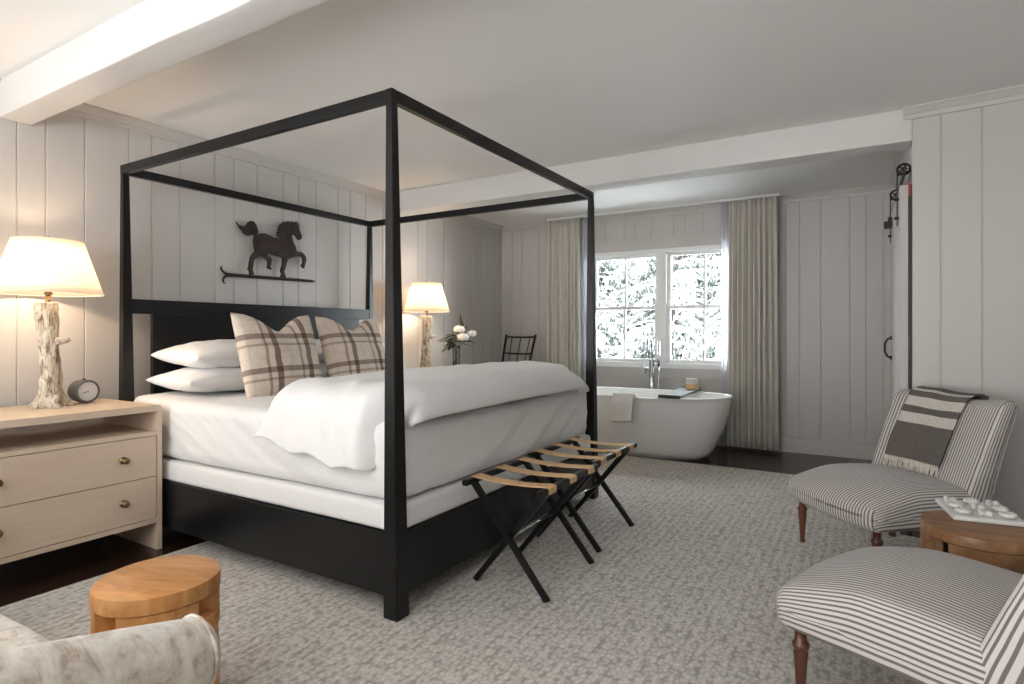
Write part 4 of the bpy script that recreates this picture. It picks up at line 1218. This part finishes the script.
def snowy_tree_mesh(seed, Ht, R):
    rng = random.Random(seed); tr = bmesh.new(); tw_ = bmesh.new(); sn = bmesh.new()
    tube(tr, [(0, 0, 0), (.03, .02, Ht * .4), (0, 0, Ht)], [.16, .10, .02], 8)
    def tri(bm, p, q, r0, r1, off=0):
        d = (q - p); s = d.cross(Vector((0, 0, 1)));
        if s.length < 1e-5: return
        s.normalize(); u = s.cross(d).normalized()
        A = [bm.verts.new(p + s * r0 * c + u * r0 * e) for c, e in ((-1, -.5), (1, -.5), (0, 1))]
        B = [bm.verts.new(q + s * r1 * c + u * r1 * e) for c, e in ((-1, -.5), (1, -.5), (0, 1))]
        for k in range(3): bm.faces.new((A[k], A[(k + 1) % 3], B[(k + 1) % 3], B[k]))
    nb = int(Ht * 20)
    for b in range(nb):
        z = .5 + (Ht - .6) * (b / nb); k = 1 - (z / Ht)
        L = R * (k ** .7) * rng.uniform(.6, 1.15) + .15; a = rng.uniform(0, 2 * PI); el = rng.uniform(-.15, .35)
        d = Vector((math.cos(a), math.sin(a), el)); p = Vector((0, 0, z))
        n = 6; pts = []
        for i in range(n + 1):
            s = i / n; pts.append(p + d * L * s - Vector((0, 0, 1)) * L * .42 * s * s + Vector((rng.uniform(-1, 1), rng.uniform(-1, 1), rng.uniform(-1, 1))) * .03)
        for i in range(n):
            tri(tw_, pts[i], pts[i + 1], .024 * (1.2 - i / n), .020 * (1.1 - (i + 1) / n))
            if rng.random() < .85: tri(sn, pts[i] + Vector((0, 0, .02)), pts[i + 1] + Vector((0, 0, .02)), .025 * (1.25 - i / n), .022 * (1.2 - i / n))
            for sgn in (-1, 1):
                for rep in range(3):
                    sd = Vector((-d.y, d.x, 0)) * sgn
                    l2 = L * .34 * (1.1 - i / n) * rng.uniform(.5, 1.2)
                    p0 = pts[i].lerp(pts[i + 1], rng.random()); q = p0 + (sd * rng.uniform(.5, 1) + d * .7).normalized() * l2 - Vector((0, 0, l2 * rng.uniform(.1, .6)))
                    m_ = p0.lerp(q, .5) + Vector((0, 0, l2 * .08))
                    tri(tw_, p0, m_, .022, .020); tri(tw_, m_, q, .020, .008)
                    if rng.random() < .72:
                        o_ = Vector((0, 0, .014)); tri(sn, p0 + o_, m_ + o_, .014, .017); tri(sn, m_ + o_, q + o_, .017, .009)
                    for h in range(3):
                        pp = p0.lerp(q, rng.random()); qq = pp + Vector((rng.uniform(-.1, .1), rng.uniform(-.1, .1), -rng.uniform(.04, .16)))
                        tri(tw_, pp, qq, .016, .006)
                        if rng.random() < .4: tri(sn, pp + Vector((0, 0, .01)), pp.lerp(qq, .7) + Vector((.01, 0, .01)), .013, .006)
    out = []
    for nm, b_, mt in (('trunk', tr, 'bark'), ('twigs', tw_, 'twig'), ('snow_load', sn, 'snow')):
        me = bpy.data.meshes.new(nm); b_.to_mesh(me); b_.free(); me.materials.append(M[mt]); out.append((nm, me))
    return out
variants = [snowy_tree_mesh(11, 5.4, 1.9), snowy_tree_mesh(12, 4.8, 1.7), snowy_tree_mesh(13, 6.2, 2.1)]
spots = [(-3.0, 10.6, 0, 'nearest snow laden fir outside, seen in the left sash'), (-4.9, 11.6, 2, 'snow laden fir outside the window, half hidden by the left bed post'),
         (-2.1, 11.9, 1, 'snow laden fir outside, seen through the right hand sash'), (-3.7, 13.6, 2, 'snow laden fir further back, behind the window mullion'),
         (-1.2, 13.3, 0, 'snow laden fir outside, at the right edge of the window'), (-6.1, 14.2, 1, 'distant snow laden fir at the left edge of the window'),
         (-2.5, 15.6, 2, 'distant snow laden fir behind the right hand sash'), (-5.0, 16.6, 0, 'farthest snow laden fir, behind the left hand sash'),
         (-3.9, 9.4, 1, 'low snow laden fir close outside the left sash'), (-1.75, 9.3, 1, 'low snow laden fir close outside the right sash')]
for i, (x, y, v, lb) in enumerate(spots):
    gz = -1.1 + (y - YW - .3) / 26 * 3.0 - .25
    t = thing('snowy_tree', lb, 'tree', (x, y, gz), i * 1.7, 'snow laden firs outside the window')
    if i >= 8: t.scale = (.62, .62, .62)
    for nm, me in variants[v]:
        o = bpy.data.objects.new(nm, me); C.objects.link(o); o.parent = t

# ------------------------------------------------------------------ light
wld = bpy.data.worlds.new('overcast_sky'); sc.world = wld; wld.use_nodes = True
bg = wld.node_tree.nodes['Background']; bg.inputs['Color'].default_value = (.94, .97, 1.0, 1); bg.inputs['Strength'].default_value = 9.0
def area(name, loc, rot, sx, sy, e, col=(1, 1, 1)):
    li = bpy.data.lights.new(name, 'AREA'); li.shape = 'RECTANGLE'; li.size = sx; li.size_y = sy; li.energy = e; li.color = col
    o = bpy.data.objects.new(name, li); C.objects.link(o); o.location = loc; o.rotation_euler = rot; return o
area('rear_wall_fill', (-1.9, YR + .02, 1.35), (math.radians(102), 0, math.radians(-6)), 3.6, 1.9, 126, (1, .985, .97))  # added fill light in front of the solid rear wall, no window there
area('ceiling_fill_behind_camera', (-.9, -1.7, 1.70), (math.radians(165), 0, 0), 2.6, 1.4, 50, (.98, .99, 1))  # added unseen fill aimed upward to brighten the ceiling, not a room fixture

# ------------------------------------------------------------------ camera
cam = bpy.data.cameras.new('camera'); co = bpy.data.objects.new('camera', cam); C.objects.link(co)
co.location = (0, 0, 1.2); co.rotation_euler = (math.radians(90), 0, .53994)
cam.sensor_width = 36; cam.lens = 584.5 / 1024 * 36; cam.shift_y = -10 / 1024
cam.clip_start = .05; sc.camera = co
sc.view_settings.view_transform = 'Standard'; sc.view_settings.look = 'None'
sc.view_settings.gamma = 1; sc.view_settings.use_curve_mapping = False; sc.view_settings.exposure = 1.09
